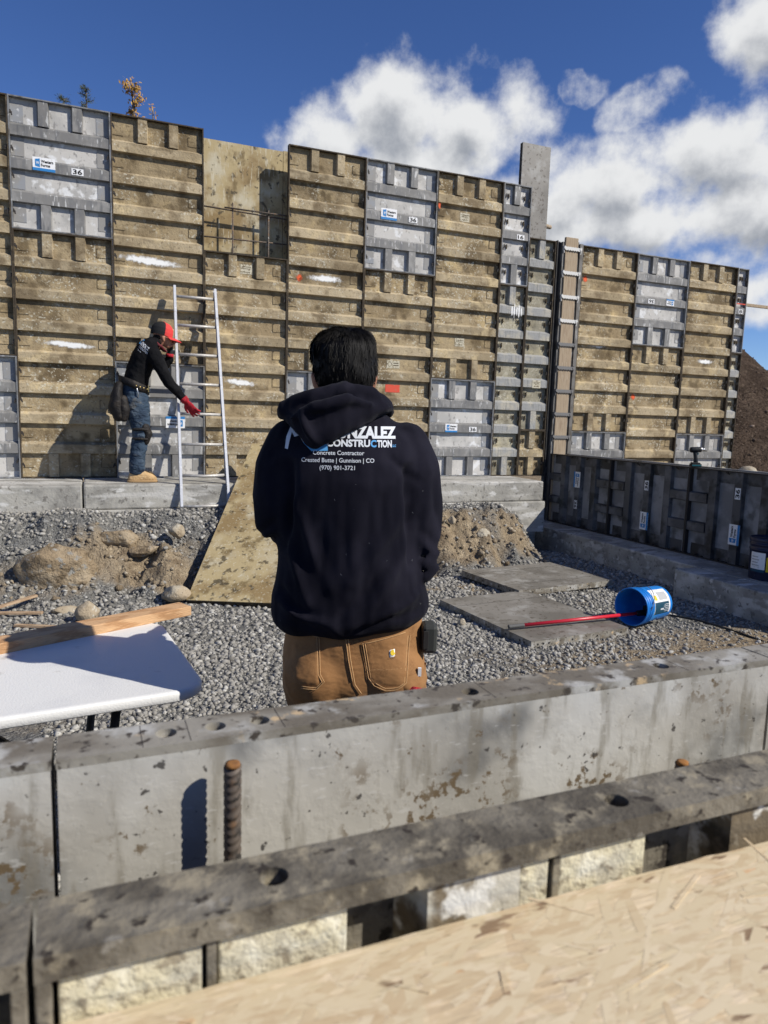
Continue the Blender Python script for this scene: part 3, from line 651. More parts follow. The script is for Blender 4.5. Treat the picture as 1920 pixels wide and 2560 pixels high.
pan('grey form panel cut by the left picture edge', -W36, W36, 0, H4, 'gray')
p = pan('grey form panel at top left with blue logo sticker and number 36', 0, W36, H8, H4, 'gray'); sticker(p, 'logo', .30, .625); sticker(p, '36', .60, .60)
p = pan('brown tall form panel with white spray streak, left of the stooping worker', 0, W36, 0, H8, 'brown'); spray(p, .48, 1.36, .20, .026, tilt=.05)
p = pan('brown tall form panel above and behind the worker, white spray streak across', W36, W36, H4, H8, 'brown'); spray(p, .36, 1.05, .26, .034, tilt=.06)
p = pan('grey form panel behind the ladder and the worker, sticker upside down', W36, W36, 0, H4, 'gray'); sticker(p, 'logo', .60, .60, True)
p = pan('brown tall form panel right of the ladder under the open gap', 2*W36, W36, 0, H8, 'brown'); spray(p, .40, 1.06, .15, .028, tilt=.09); sticker(p, 'old', .46, H8-.15, y=SH-.003)
p = pan('brown tall form panel just right of the gap, white spray streak and orange dot', 3*W36, W36, H4, H8, 'brown'); spray(p, .46, 1.06, .17, .03); spray(p, .15, 1.04, .035, .03, 'spray_orange')
pan('grey form panel behind the black haired man\'s shoulder', 3*W36, W36, 0, H4, 'gray')
p = pan('grey top form panel with logo and number 36 above the man', 4*W36, W36, H8, H4, 'gray'); sticker(p, 'logo', .29, .635); sticker(p, '36', .60, .61)
p = pan('brown tall form panel with a red painted patch beside the man\'s head', 4*W36, W36, 0, H8, 'brown'); sticker(p, 'rect', .42, 1.07, y=SH-.003); sticker(p, 'diamond', .42, 1.36, y=SH-.003); sticker(p, 'diamond', .43, .46, y=SH-.003)
p = pan('brown tall form panel at the wall top with two peeling stickers', 5*W36, W36, H4, H8, 'brown'); sticker(p, 'old', .40, 1.96, y=SH-.003); sticker(p, 'old', .40, .46, y=SH-.003); spray(p, .03, 2.07, .022, .05, 'spray_orange', y=.02)
p = pan('low grey form panel with small logo and number 36 right of the man', 5*W36, W36, 0, H4, 'gray'); sticker(p, 'logo', .31, .61, s=.85); sticker(p, '36', .62, .60)
p = pan('narrow grey form panel at the wall top marked 16', 6*W36, W16, H8, H4, 'gray'); sticker(p, '16', .27, .59)
p = pan('narrow tall form panel with white drips below the panel marked 16', 6*W36, W16, 0, H8, 'olive')
for i in range(5): spray(p, .20+.035*i, H8-.315, .012, .05+.02*(i % 2), y=.004)
p = pan('narrow tall form panel beside the black corner post', 6*W36+W16+.004, W16, .61, H8, 'olive'); sticker(p, 'old', .22, .60, y=.003)
pan('short narrow brown form panel at the foot of the corner', 6*W36+W16+.004, W16, 0, .61, 'brown')
p = pan('brown tall form panel right of the wavy tie post, orange dot and white streak', 6.722, W36+.016, .61, H8, 'brown'); spray(p, .10, 2.02, .03, .035, 'spray_orange'); spray(p, .42, 1.30-.12, .17, .035, tilt=-.05)
pan('grey form panel between tie post and dark side wall', 6.722, W36+.016, -.61, H4, 'gray')
p = pan('sooty grey form panel at the top of the right wall with upside down number', 7.654, W36+.016, 1.83, H4-.004, 'gray'); sticker(p, '36', .28, .60, True); sticker(p, 'logo', .62, .61, True, s=.7)
p = pan('brown tall form panel under the sooty grey one on the right wall', 7.654, W36+.016, -.61, H8, 'brown'); spray(p, .12, 1.72, .03, .035, 'spray_orange'); spray(p, .45, .93, .17, .03, tilt=-.05)
p = pan('brown tall form panel near the right end of the wall', 8.588, W36+.010, .61, H8, 'brown'); spray(p, .47, 1.06, .13, .025)
pan('grey form panel behind the cordless impact driver', 8.588, W36+.010, -.61, H4, 'gray')
p = pan('narrow grey end strip at the far right top of the wall marked 8', 9.516, .215, 1.83, H4-.004, 'gray'); sticker(p, '8', .11, .60); MB().box(.02, .195, .003, .005, .70, .715).build('red_line', M['red'], p)
pan('narrow tall end strip at the far right of the wall', 9.516, .215, -.61, H8, 'olive')
# far side of the wall form, seen through the gap and above the wall
def backpan(label, x0, x1, z0, z1, y, mat, seam=()):
    t = thing('form_panel', label, 'form panel', (x0, y, z0), 0, 'form panels of the walls'); w, h = x1-x0, z1-z0
    MB().box(0, w, 0, .006, 0, h).build('face_sheet', M[mat], t)
    MB().box(0, .01, .0065, .06, 0, h).box(w-.01, w, .0065, .06, 0, h).box(.011, w-.011, .0065, .059, 0, .01).box(.011, w-.011, .0065, .059, h-.01, h).build('frame', M['brown_rail'], t)
    return t
backpan('flat stained inner face of the far form seen through the gap', 1.76, 2.74, 2.2, 3.652, .25, 'face_brown')
backpan('narrow dark strip of far form at the right edge of the gap', 2.745, 2.90, 2.2, 3.66, .25, 'face_brown')
backpan('tall flat grey form standing above the wall beside the clouds', 5.877, 6.305, 2.0, 4.27, .25, 'panel_dull')
# reinforcing bars in the gap
def rebar_v(label, p0, p1, r=.0085):
    o = MB().tube(p0, p1, r, 8).build('rebar', M['rebar'], None, True); return tag(o, label, 'rebar', 'reinforcing bars in the gap')
rebar_v('upright rebar in the wall gap, the left one', (2.155, .12, 1.9), (2.152, .12, 2.99))
rebar_v('upright rebar in the wall gap, the right one', (2.552, .12, 1.9), (2.549, .12, 2.96))
rebar_v('upper level rebar running across the whole gap', (1.5, .135, 2.93), (3.1, .135, 2.885))
rebar_v('short level rebar lapped just above the upper bar in the gap', (2.06, .10, 2.925), (3.1, .10, 2.925))
rebar_v('lower level rebar running across the gap', (1.5, .135, 2.60), (3.1, .135, 2.63))
# ---- corner and tie post
o = MB().box(6.318, 6.33, -.004, .06, -.61, 3.06).box(6.33, 6.395, .045, .06, -.61, 3.06).build('corner_post', M['black_steel']); tag(o, 'black steel inside corner strip running down the wall', 'corner post')
t = thing('tie_post', 'wooden filler plank clamped by steel angles with wavy ties', 'post', (6.395, 0, -.61))
MB().box(.033, .228, -.030, .008, 0, 3.72).build('plank', M['plank'], t, bevel=.004)
MB().box(0, .03, -.012, .05, 0, 3.66).build('steel_angle', M['steel'], t)
MB().box(.231, .262, -.004, .05, 0, 3.68).box(.268, .318, -.020, .05, 0, 3.66).build('steel_angle', M['steel'], t)
def tie():
    b = MB(); n = 26; top = []; bot = []
    for i in range(n+1):
        x = .02+.235*i/n; w = .0055*math.cos(i/n*2*math.pi*6)
        top.append((x, .021+w*.5)); bot.append((x, -.021+w))
    ring = lambda y: [(x, y, z) for x, z in top]+[(x, y, z) for x, z in reversed(bot)]
    b.loft([ring(-.048), ring(-.040)])
    for s, x in ((-1, .012), (1, .262)):
        b.obox((x, -.035, .006), (.012, 0, .012*s), (0, .018, 0), (-.006*s, 0, .014)); b.obox((x+.008*s, -.03, -.03), (.004, 0, 0), (0, .012, 0), (.006*s, 0, .028))
    return b.mesh('wavy_tie')
for i in range(9):
    z = 2.965+.61-i*.3048
    if z < .95: break
    link('wavy_tie', shared(('tie', i < 4), tie), M['tie'] if i < 4 else M['tie_dark'], t).location = (0, 0, z)
# board poking out behind the far end
o = MB().box(9.55, 11.2, .16, .20, 2.555, 2.595).build('board', M['plank']); tag(o, 'wooden board poking out level past the far right end of the wall', 'board')
o = MB().limb([(6.30, .32, 3.31), (6.42, .34, 3.31)], [.03, .028], 10).build('pipe_end', M['plank'], None, True); tag(o, 'short round wooden stub sticking out beside the tall flat form', 'pipe')

# ---- dark side wall, panels laid on their sides
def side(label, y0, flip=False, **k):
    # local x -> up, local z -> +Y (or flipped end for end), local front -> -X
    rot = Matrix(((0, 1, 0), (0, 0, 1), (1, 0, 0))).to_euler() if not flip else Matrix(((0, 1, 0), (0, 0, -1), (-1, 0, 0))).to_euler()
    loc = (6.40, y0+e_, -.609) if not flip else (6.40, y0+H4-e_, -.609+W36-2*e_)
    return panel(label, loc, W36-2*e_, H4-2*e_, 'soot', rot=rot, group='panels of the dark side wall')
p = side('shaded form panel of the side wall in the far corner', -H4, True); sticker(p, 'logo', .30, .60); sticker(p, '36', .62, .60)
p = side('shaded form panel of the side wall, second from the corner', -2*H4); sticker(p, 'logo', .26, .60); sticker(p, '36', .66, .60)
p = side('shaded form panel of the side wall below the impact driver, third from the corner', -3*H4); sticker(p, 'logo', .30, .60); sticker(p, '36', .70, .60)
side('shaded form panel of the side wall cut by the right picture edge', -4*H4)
for i in range(4):
    t = panel('outer form panel of the side wall behind the dark one, number %s from the corner' % ('one', 'two', 'three', 'four')[i], (6.72, -H4*(i+1)+e_, -.609+W36-2*e_), W36-2*e_, H4-2*e_, 'gray', rot=Matrix(((0, -1, 0), (0, 0, 1), (-1, 0, 0))).to_euler(), group='outer panels of the side wall', pins=False)

# ---- nearest forms
def holed_flange(x0, x1, y0, y1, z0, z1, holes, r):
    """top rail with real round holes"""
    b = MB(); xs = x0; n = 24; half = .0225; yc = (y0+y1)/2
    for hx in sorted(holes)+[None]:
        xe = x1 if hx is None else hx-half
        if xe > xs+1e-5: b.box(xs, xe, y0, y1, z0, z1)
        if hx is None: break
        xs = hx+half
        sq = []
        for k in range(n):
            a = 2*math.pi*k/n; c, s = math.cos(a), math.sin(a); m_ = max(abs(c), abs(s))
            sq.append((hx+c/m_*half, yc+s/m_*(y1-y0)/2))
        ci = [(hx+r*math.cos(2*math.pi*k/n), yc+r*math.sin(2*math.pi*k/n)) for k in range(n)]
        vs = [(x, y, z1) for x, y in sq]+[(x, y, z1) for x, y in ci]+[(x, y, z0) for x, y in ci]+[(x, y, z0) for x, y in sq]
        fs = []
        for k in range(n):
            j = (k+1) % n
            fs += [(k, j, n+j, n+k), (n+k, n+j, 2*n+j, 2*n+k), (2*n+k, 2*n+j, 3*n+j, 3*n+k), (3*n+k, 3*n+j, j, k)]
        b.add(vs, fs)
    return b
def near_panel(label, x0, w, yf, facing, holes, group, mats, DEP=.055, SH=.044):
    ft = .009 if facing > 0 else .017
    """facing -1: ribs towards the camera; +1: smooth face towards the camera (frame behind it)"""
    H = H4; z0 = -.82; sheet, rib, rail, fl, hm = (M[k] for k in mats)
    t = thing('form_panel', label, 'form panel', (x0, yf, z0), 0, group)
    s = 1 if facing < 0 else -1            # local y grows away from the rib side
    Y = (lambda a, b: (a, b)) if s > 0 else (lambda a, b: (DEP-b, DEP-a))
    y0, y1 = Y(0, DEP); yfl = (y0, y1)
    if s < 0: y0 = .0115
    b = MB(); b.box(0, .009, y0, y1, 0, H-ft-.0005).box(w-.009, w, y0, y1, 0, H-ft-.0005).box(.009, w-.009, y0+.001, y1-.001, 0, .009).build('frame', rail, t, bevel=.0015)
    y0, y1 = yfl; fo = holed_flange(0, w, y0, y1, H-ft, H, [h-x0 for h in holes], .0105).build('top_flange', fl, t)
    y0, y1 = Y(SH, DEP-.0015) if s > 0 else Y(SH, DEP)
    xm = .0092 if s > 0 else .0008
    MB().box(xm, w-xm, y0, y1, .0092, H-ft-.0002).build('face_sheet', sheet, t)
    for hx in (holes if s < 0 else ()):
        q = MB(); n = 20; yc = DEP/2; pts = [[(hx-x0+r_*math.cos(2*math.pi*k/n), yc+r_*math.sin(2*math.pi*k/n), zz) for k in range(n)] for (r_, zz) in ((.0112, H-.0095), (.0112, H-.032), (.003, H-.033))]
        q.loft(pts, cap=False).build('bolt_hole', hm, t, True)
    def rm():
        me = rib_mesh(w-.022, SH)
        if s < 0:
            for v in me.vertices: v.co.y = DEP-v.co.y
            me.flip_normals()
        return me
    def sm(h):
        me = stub_mesh(h, SH)
        if s < 0:
            for v in me.vertices: v.co.y = DEP-v.co.y
            me.flip_normals()
        return me
    for k in range(3): link('rib', shared(('nr', w, s, rib.name), rm), rib, t).location = (.011, 0, .3048*(k+1))
    h1 = H-ft-.0005-.9144-.064
    for x in (w/3, 2*w/3): link('stub', shared(('ns', s, rib.name), lambda: sm(h1)), rib if s < 0 else M['wash'], t).location = (x, 0, H-ft-.0008-h1)
    return t
FAR = ('face_gray', 'gray_rib', 'gray_rail', 'flange_gray', 'hole'); NEAR = ('flange', 'flange', 'flange', 'flange', 'rusthole')  # NEAR sheet: dark flange colour stands in for deep shade in the pockets
G1 = 'smooth form panels of the front wall'; G2 = 'ribbed form panels nearest the camera'
near_panel('scratched grey form panel at left, below the white table', -.304, .916, -7.375, 1, [-.14], G1, FAR)
tp = near_panel('weathered grey form panel with rust spots in front of the man', .616, .916, -7.375, 1, [.716, .765, .811, 1.064, 1.357], G1, FAR)
near_panel('grey form panel of the front wall beyond the right picture edge', 1.536, .916, -7.375, 1, [1.66], G1, FAR)
near_panel('brown ribbed form panel at the lower left picture edge', -.306, .916, -7.632, -1, [-.14], G2, NEAR)
tn = near_panel('brown caked form panel with cream pockets along the plywood edge', .614, .916, -7.632, -1, [.764, 1.064], G2, NEAR)
near_panel('brown ribbed form panel beyond the lower right picture edge', 1.534, .916, -7.632, -1, [1.66], G2, NEAR)
for x in (.101, .372): MB().box(x, x+.006, .006, .0435, .99, H4-.0175).build('stiffener', M['flange'], tn)
for x0, x1 in ((.012, .0985), (.1085, .199), (.342, .3695), (.3795, .468), (.69, .79)):
    MB().box(x0, x1, .0085, .0438, .985, H4-.0185).build('cement_crust', M['cream'], tn, bevel=.002)
for x in (.692, .737, .832, 1.084, 1.380):
    MB().box(x-.616, x-.616+.0007, .002, .053, H4-.0002, H4+.0002).build('joint_line', M['pin'], tp)

# ================================================================ things on the site
# ---- the two reinforcing bars standing between the near forms
def near_rebar(label, x, y, z1):
    t = thing('rebar', label, 'rebar', (x, y, -.8), 0, 'bars between the front forms')
    prof = []; h = 0; top = z1+.8
    b = MB(); n = 18; rings = []; k = 0; z = 0.
    while z < top:
        ph = (z/.0088) % 1.0; rr = .0076+(.0011 if .1 < ph < .55 else 0)
        rings.append([((rr*math.cos(a)), rr*math.sin(a), min(top, z+.0045*math.sin(a+.6))) for a in (2*math.pi*i/n for i in range(n))]); z += .0021
        if z > .25 and len(rings) == 0: pass
    b.loft(rings[-170:], cap=True); b.build('bar', M['rebar'], t, True)
    MB().lathe([(.0072, top-.001), (.0070, top+.0028), (.004, top+.0034)], 18).build('cut_end', M['rust'], t, True)
    b = MB().tube((0, 0, 0), (0, 0, top-.34), .0078, 10); b.build('lower_bar', M['rebar'], t, True)
near_rebar('rusty ribbed reinforcing bar standing before the grey form, casting a shadow', .772, -7.405, .383)
near_rebar('rusty bar end just showing behind the brown form edge at right', 1.312, -7.44, .312)
# ---- plywood sheet in front of the camera
t = thing('wood_sheet', 'pale strand board sheet lying in the foreground below the camera', 'board', (.2, -8.902, .339))
b = MB(); xs = np.linspace(-1.2, 2.3, 180)
edge = [1.266-.0085*(x-.4)/.6+.0022*float(fbm(np.array([x*60]), np.array([3.]), 3)[0]) for x in xs]
b.loft([[(x, e, .013+.004) for x, e in zip(xs, edge)], [(x, e+.001, .0) for x, e in zip(xs, edge)], [(x, 0, 0) for x in xs], [(x, 0, .017) for x in xs], [(x, e, .017) for x, e in zip(xs, edge)]], closed=False, cap=False)
b.build('sheet', M['osb'], t)
rr = random.Random(4)
fk = MB()
for k in range(1150):
    x = rr.uniform(.22, 1.45); y = rr.uniform(1.02, 1.258); L_ = rr.uniform(.010, .036); w_ = rr.uniform(.0015, .0048); a = rr.gauss(.28, .42); z = .01705+.00012*rr.random()
    c_, s_ = math.cos(a), math.sin(a); q4 = []
    for (i, j) in ((-1, -1), (-.2, -1.1), (1, -.9), (1.05, .2), (.9, 1), (-.3, .95), (-1.1, .8)):
        i *= rr.uniform(.85, 1.15); j *= rr.uniform(.8, 1.2); q4.append((x+L_*i*c_-w_*j*s_, min(1.2572, y+L_*i*s_+w_*j*c_), z+rr.uniform(0, .00006)))
    fk.add(q4, [tuple(range(7))])
fk.build('strand_flakes', M['flake'], t)['kind'] = 'stuff'
for k in range(26):      # raised strands and splinters
    x = rr.uniform(.38, 1.25); y = rr.uniform(1.06, 1.255); L_ = rr.uniform(.008, .03); w_ = rr.uniform(.001, .004); a = rr.gauss(0, .5)
    q = MB().obox((0, 0, 0), (L_*math.cos(a), L_*math.sin(a), rr.uniform(-.0006, .0008)), (-w_*math.sin(a), w_*math.cos(a), 0), (0, 0, .0004)).build('strand', M['osb'], t); q.location = (x, y, .0172)
ink = MB()
for (x0, y0, x1, y1, w_) in ((.46, 1.205, .485, 1.245, .006), (.475, 1.205, .50, 1.24, .006), (.49, 1.205, .505, 1.235, .005), (.525, 1.205, .532, 1.21, .006), (.43, 1.2, .45, 1.215, .004)):
    d = Vector((x1-x0, y1-y0, 0)); nn = Vector((-d.y, d.x, 0)).normalized()*w_
    ink.add([(x0+nn.x, y0+nn.y, .0176), (x0-nn.x, y0-nn.y, .0176), (x1-nn.x*.8, y1-nn.y*.8, .0176), (x1+nn.x*.8, y1+nn.y*.8, .0176)], [(0, 1, 2, 3)])
o = ink.build('stencil_mark', M['ink'], t); o.location = (-.05, -.07, 0)

# ---- folding table
ta = R(5.5)
t = thing('folding_table', 'white plastic folding table with black legs at left', 'table', (.961, -5.995, -.828), ta)
def rrect(x0, x1, y0, y1, r, n=8):
    pts = []
    for (cx, cy, a0) in ((x1-r, y0+r, -90), (x1-r, y1-r, 0), (x0+r, y1-r, 90), (x0+r, y0+r, 180)):
        for k in range(n+1): a = R(a0+90*k/n); pts.append((cx+r*math.cos(a), cy+r*math.sin(a)))
    return pts
def inset(f, z): return [(x*1, y*1, z) for x, y in f]
o5 = lambda d: rrect(-1.83+d, -d, d, .76-d, .095-d*.5)
b = MB(); b.loft([inset(o5(.02), .706), inset(o5(.004), .708), inset(o5(0), .712), inset(o5(0), .732), inset(o5(.003), .7375), inset(o5(.009), .740), inset(o5(.02), .7395)]); b.build('table_top', M['table'], t, True)
for xx in (-.30, -1.5):
    for yy in (.13, .63):
        MB().tube((xx+.06, yy, .69), (xx-.02, yy, 0), .0135, 10).build('leg', M['black_steel'], t, True)
    MB().tube((xx, .13, .25), (xx, .63, .25), .011, 8).build('cross_bar', M['black_steel'], t, True)
    MB().tube((xx+.06, .09, .68), (xx+.06, .67, .68), .012, 8).build('top_bar', M['black_steel'], t, True)
    s = -1 if xx > -.6 else 1
    for yy in (.34, .42): MB().box(0, .5, -.008, .008, -.012, .012).build('brace', M['black_steel'], t).matrix_local = Matrix.Translation((xx, yy, .27)) @ Matrix.Rotation(math.atan2(.40, s*.45), 4, 'Y').inverted()
b = MB().box(-1.7, -.1, .16, .185, .675, .705).build('side_rail', M['black_steel'], t)
# ---- lumber on the table
bx = Vector((1.0, .455, 0)).normalized()
t = thing('lumber', 'long fresh wooden board lying across the white table', 'lumber', (1.013, -5.205, -.0895), math.atan2(bx.y, bx.x))
MB().box(-2.3, 0, 0, .089, 0, .038).build('board', M['lumber'], t, bevel=.003)
def stick(label, a, b_, w, h):
    a, b_ = Vector(a), Vector(b_); d = b_-a; o = MB().box(0, d.length, -w/2, w/2, 0, h).build('scrap_stick', M['stick'], None, False, .002)
    o.location = a; o.rotation_euler = (0, -math.asin(d.z/d.length), math.atan2(d.y, d.x)); return tag(o, label, 'stick', 'scrap sticks on the gravel')
stick('scrap wooden stick propped slanting upward at the left edge', (-.25, -2.13, -.86), (.225, -1.80, -.80), .038, .018)
stick('scrap wooden stick lying level just below the slanting one', (-.25, -1.99, -.86), (.285, -2.15, -.855), .04, .018)
stick('darker scrap stick lying nearest the white table', (.12, -2.43, -.86), (.395, -2.58, -.852), .036, .018)
stick('tiny scrap of wood poking out of the mound beside the man\'s arm', (4.02, -1.30, -.40), (4.12, -1.45, -.42), .03, .015)

# ---- ramp: a form panel lying smooth side up
lw = Vector((1.37, -2.06, -.845)); up_end = Vector((2.05, -.72, .05))
e2 = (up_end-lw).normalized(); e1 = Vector((.80, -.50, -.03)); e1 = (e1-e2*e1.dot(e2)).normalized(); e3 = e1.cross(e2)
t = thing('ramp_panel', 'stained brown form panel laid as a ramp behind the man', 'form panel', lw)
t.rotation_euler = Matrix((e1, e2, e3)).transposed().to_euler()
MB().box(0, .914, 0, 1.2, -.006, 0).build('face_sheet', M['face_brown'], t); MB().box(0, .914, 1.203, 2.42, -.006, 0).build('face_sheet', M['face_brown'], t)
b = MB().box(0, .012, 0, 2.42, -.058, -.0065).box(.902, .914, 0, 2.42, -.058, -.0065).box(.0125, .9015, 0, .012, -.058, -.0065).box(.0125, .9015, 2.408, 2.42, -.058, -.0065); b.build('frame', M['brown_rail'], t)
for k in range(7): MB().box(.013, .90, .28+.305*k, .35+.305*k, -.056, -.007).build('rib', M['brown_rib'], t)
for x in (.10, .2, .42, .64, .76): MB().tube((x, -.0006, -.032), (x, .004, -.032), .008, 10).build('bolt_hole', M['black'], t)
# ---- two form panels lying on the gravel
def floor_panel(label, near, right, far, z, tilt=0.):
    near, right, far = Vector((*near, 0)), Vector((*right, 0)), Vector((*far, 0))
    ex = (right-near); w = ex.length; ex.normalize(); ey = Vector((-ex.y, ex.x, 0)); h = (far-near).dot(ey)
    t = thing('form_panel', label, 'form panel', (near.x, near.y, z), math.atan2(ex.y, ex.x), 'form panels lying on the gravel'); t.rotation_euler.x = tilt
    MB().box(.0, w, .0, h, .052, .057).build('face_sheet', M['panel_dull'], t)
    MB().box(0, w, 0, .012, 0, .0515).box(0, w, h-.012, h, 0, .0515).box(0, .012, .0125, h-.0125, 0, .0515).box(w-.012, w, .0125, h-.0125, 0, .0515).build('frame', M['flange_gray'], t)
    for x in (.06, .11, .16, .38, .62, .86): 
        if x < w: MB().tube((x, -.0006, .027), (x, .004, .027), .0085, 10).build('bolt_hole', M['black'], t)
    for y in (.08, .13, .3, .55, .8): 
        if y < h: MB().tube((-.0006, y, .027), (.004, y, .027), .0085, 10).build('bolt_hole', M['black'], t)
    for k in range(3): MB().box(.013, w-.013, h*(k+1)/4-.04, h*(k+1)/4+.04, .003, .0505).build('rib', M['gray_rib'], t)
    for y in (h*.22, h*.8): MB().box(.002, w-.002, y, y+.004, .0572, .0578).build('joint_line', M['pin'], t)
floor_panel('grey form panel lying on gravel under the red pole', (3.51, -3.96), (4.44, -3.885), (3.40, -2.72), -.878)
floor_panel('grey form panel lying on gravel behind the blue bucket', (4.235, -2.685), (5.40, -2.56), (4.20, -1.765), -.862)
# ---- blue bucket on its side with a roller pole in it
ax = Vector((-.965, -.24, .02)).normalized(); mouth = Vector((4.60, -3.72, -.715)); L_ = .37
t = thing('bucket', 'blue plastic bucket lying on its side with paper label', 'bucket', mouth-ax*L_)
q = ax.to_track_quat('Z', 'X'); t.rotation_euler = q.to_euler()
prof = [(.001, .004), (.125, .004), (.131, .0), (.133, .008), (.142, .278), (.149, .280), (.149, .287), (.1425, .289), (.143, .308), (.150, .310), (.150, .317), (.1435, .319), (.144, .336), (.151, .338), (.151, .345), (.145, .347), (.1455, .357), (.153, .360), (.153, .37), (.146, .372), (.143, .366), (.138, .22), (.128, .014), (.001, .012)]
MB().lathe(prof, 48, cap=False).build('shell', M['bucket_blue'], t, True)
def wrap(r0, r1, z0, z1, a0, a1, n=24, off=.0012):
    b = MB(); A = [a0+(a1-a0)*i/n for i in range(n+1)]
    b.loft([[(((r0+(r1-r0)*k/4)+off)*math.cos(a), ((r0+(r1-r0)*k/4)+off)*math.sin(a), z0+(z1-z0)*k/4) for a in A] for k in range(5)], closed=False, cap=False); return b
# find the wrap angle that faces the camera and up
inv = q.to_matrix().inverted(); cv = inv @ (Vector(CAM)-mouth).normalized(); ca_ = math.atan2(cv.y, cv.x); uv = inv @ Vector((0, 0, 1)); ua = math.atan2(uv.y, uv.x)
dlt = (ua-ca_+math.pi) % (2*math.pi)-math.pi; sg = 1 if dlt > 0 else -1
A0 = ca_-sg*.75; A1 = ca_+sg*.80; Am = ca_-sg*.05
rz_ = lambda z: .133+.007*(z-.008)/.212
lab = wrap(rz_(.035), rz_(.255), .035, .255, A0, A1).build('label', M['white'], t, True)
wrap(rz_(.055), rz_(.25), .055, .25, A0, Am, off=.002).build('dark_panel', M['label_dark'], lab, True)
wrap(rz_(.20), rz_(.24), .205, .24, Am+sg*.12, Am+sg*.42, 8, .002).build('yellow_panel', M['label_yellow'], lab, True)
wrap(rz_(.06), rz_(.18), .06, .18, Am+sg*.12, Am+sg*.62, 8, .002).build('grey_panel', M['label_gray'], lab, True)
for k in range(5): wrap(rz_(.07), rz_(.13), .06, .12+.012*(k % 2), A0+sg*(.12+.10*k), A0+sg*(.145+.10*k), 3, .0026).build('print_line', M['white'], lab, True)
wrap(rz_(.12), rz_(.17), .13, .175, A0+sg*.25, A0+sg*.34, 3, .0026).build('print_line', M['print_white'], lab, True)
hd = [(.156*math.cos(ua+sg*1.57*(1-2*k/16)), .156*math.sin(ua+sg*1.57*(1-2*k/16)), .335-.13*math.sin(math.pi*k/16)) for k in range(17)]
MB().limb(hd, [.0028]*17, 6, caps=False).build('wire_handle', M['steel'], t, True)
t = thing('roller_pole', 'red extension pole with grey threaded tip resting in the blue bucket', 'pole', (0, 0, 0))
pa = Vector((3.49, -3.69, -.79)); pb = Vector((4.70, -3.715, -.775)); pd = (pb-pa).normalized()
MB().limb([pa+pd*.13, pb], [.0135, .0135], 14, caps=False).build('shaft', M['pole_red'], t, True)
b = MB(); b.lathe([(.0125 if k % 2 else .0155, .005*k) for k in range(27)], 14, pa, pd); b.build('threaded_tip', M['rubber'], t, True)
b = MB().limb([pb-pd*.02, pb+pd*.10], [.022, .03], 12).obox(pb+pd*.10, pd*.02, Vector((0, .06, 0)), Vector((0, 0, .04))); b.build('brush_head', M['tool_black'], t)
# ---- dark bucket on the pad
t = thing('bucket', 'dark navy paint bucket with torn white label at the right edge', 'bucket', (6.235, -3.585, -.6155))
MB().lathe([(.001, .004), (.138, .004), (.142, .0), (.144, .008), (.149, .265), (.156, .267), (.156, .279), (.150, .281), (.151, .31), (.158, .312), (.158, .326), (.152, .328), (.1525, .35)], 44, cap=False).build('shell', M['bucket_dark'], t, True)
MB().lathe([(.1575, .345), (.160, .348), (.160, .372), (.154, .377), (.150, .370), (.001, .368)], 44, cap=False).build('lid', M['bucket_dark'], t, True)
ca_ = math.atan2(CAM[1]+3.585, CAM[0]-6.235)
lab = wrap(.1455, .148, .075, .25, ca_-1.05, ca_-.12, off=.0012).build('label', M['white'], t, True)
wrap(.1455, .146, .075, .10, ca_-1.05, ca_-.12, off=.002).build('label_band', M['label_dark'], lab, True)
for k in range(4): wrap(.147, .1475, .13+.025*k, .14+.025*k, ca_-.95, ca_-.45-.08*(k % 2), 8, .002).build('print_line', M['label_gray'], lab, True)
wrap(.1455, .148, .085, .215, ca_-.05, ca_+.6, off=.0012).build('yellow_print', M['label_yellow'], t, True)
wrap(.1455, .148, .11, .19, ca_+.05, ca_+.5, off=.002).build('dark_print', M['bucket_dark'], t, True)
# ---- cable on the gravel
pts = [Vector((4.98, -3.62, -.85)), Vector((5.12, -3.60, -.855)), Vector((5.23, -3.78, -.855)), Vector((5.28, -4.1, -.855)), Vector((5.26, -4.45, -.855)), Vector((5.3, -4.9, -.855)), Vector((5.6, -5.6, -.855))]
fine = []
for i in range(len(pts)-1):
    for k in range(8): s = k/8; fine.append(pts[i].lerp(pts[i+1], s))
o = MB().limb(fine, [.009]*len(fine), 8, caps=False).build('cable', M['tool_black'], None, True); tag(o, 'black hose trailing over the gravel beside the blue bucket', 'hose')
# ---- impact driver standing on the side wall
t = thing('impact_driver', 'dark cordless impact driver standing on top of the side wall', 'power tool', (6.432, -2.48, .3065), R(-24))
MB().box(-.052, .052, -.034, .034, 0, .035).box(-.045, .04, -.03, .03, .0355, .048).build('battery', M['tool_black'], t, bevel=.006)
MB().box(-.046, .046, -.0346, -.0342, .012, .024).build('battery_label', M['tool_teal'], t)
MB().limb([(.0, 0, .045), (-.004, 0, .09), (-.012, 0, .15)], [(.019, .024), (.016, .019), (.018, .023)], 14, ref=(1, 0, 0)).build('grip', M['tool_black'], t, True)
MB().lathe([(.012, -.062), (.026, -.058), (.029, -.045), (.029, .02), (.027, .045), (.020, .062)], 20, (-.006, 0, .178), (1, 0, .06)).build('motor_housing', M['tool_black'], t, True)
MB().lathe([(.0265, .022), (.0255, .05), (.019, .064), (.012, .068), (.012, .085), (.009, .088)], 20, (-.006, 0, .178), (1, 0, .06)).build('nose', M['chrome'], t, True)
MB().box(.012, .020, -.008, .008, .125, .148).build('trigger', M['tool_teal'], t)
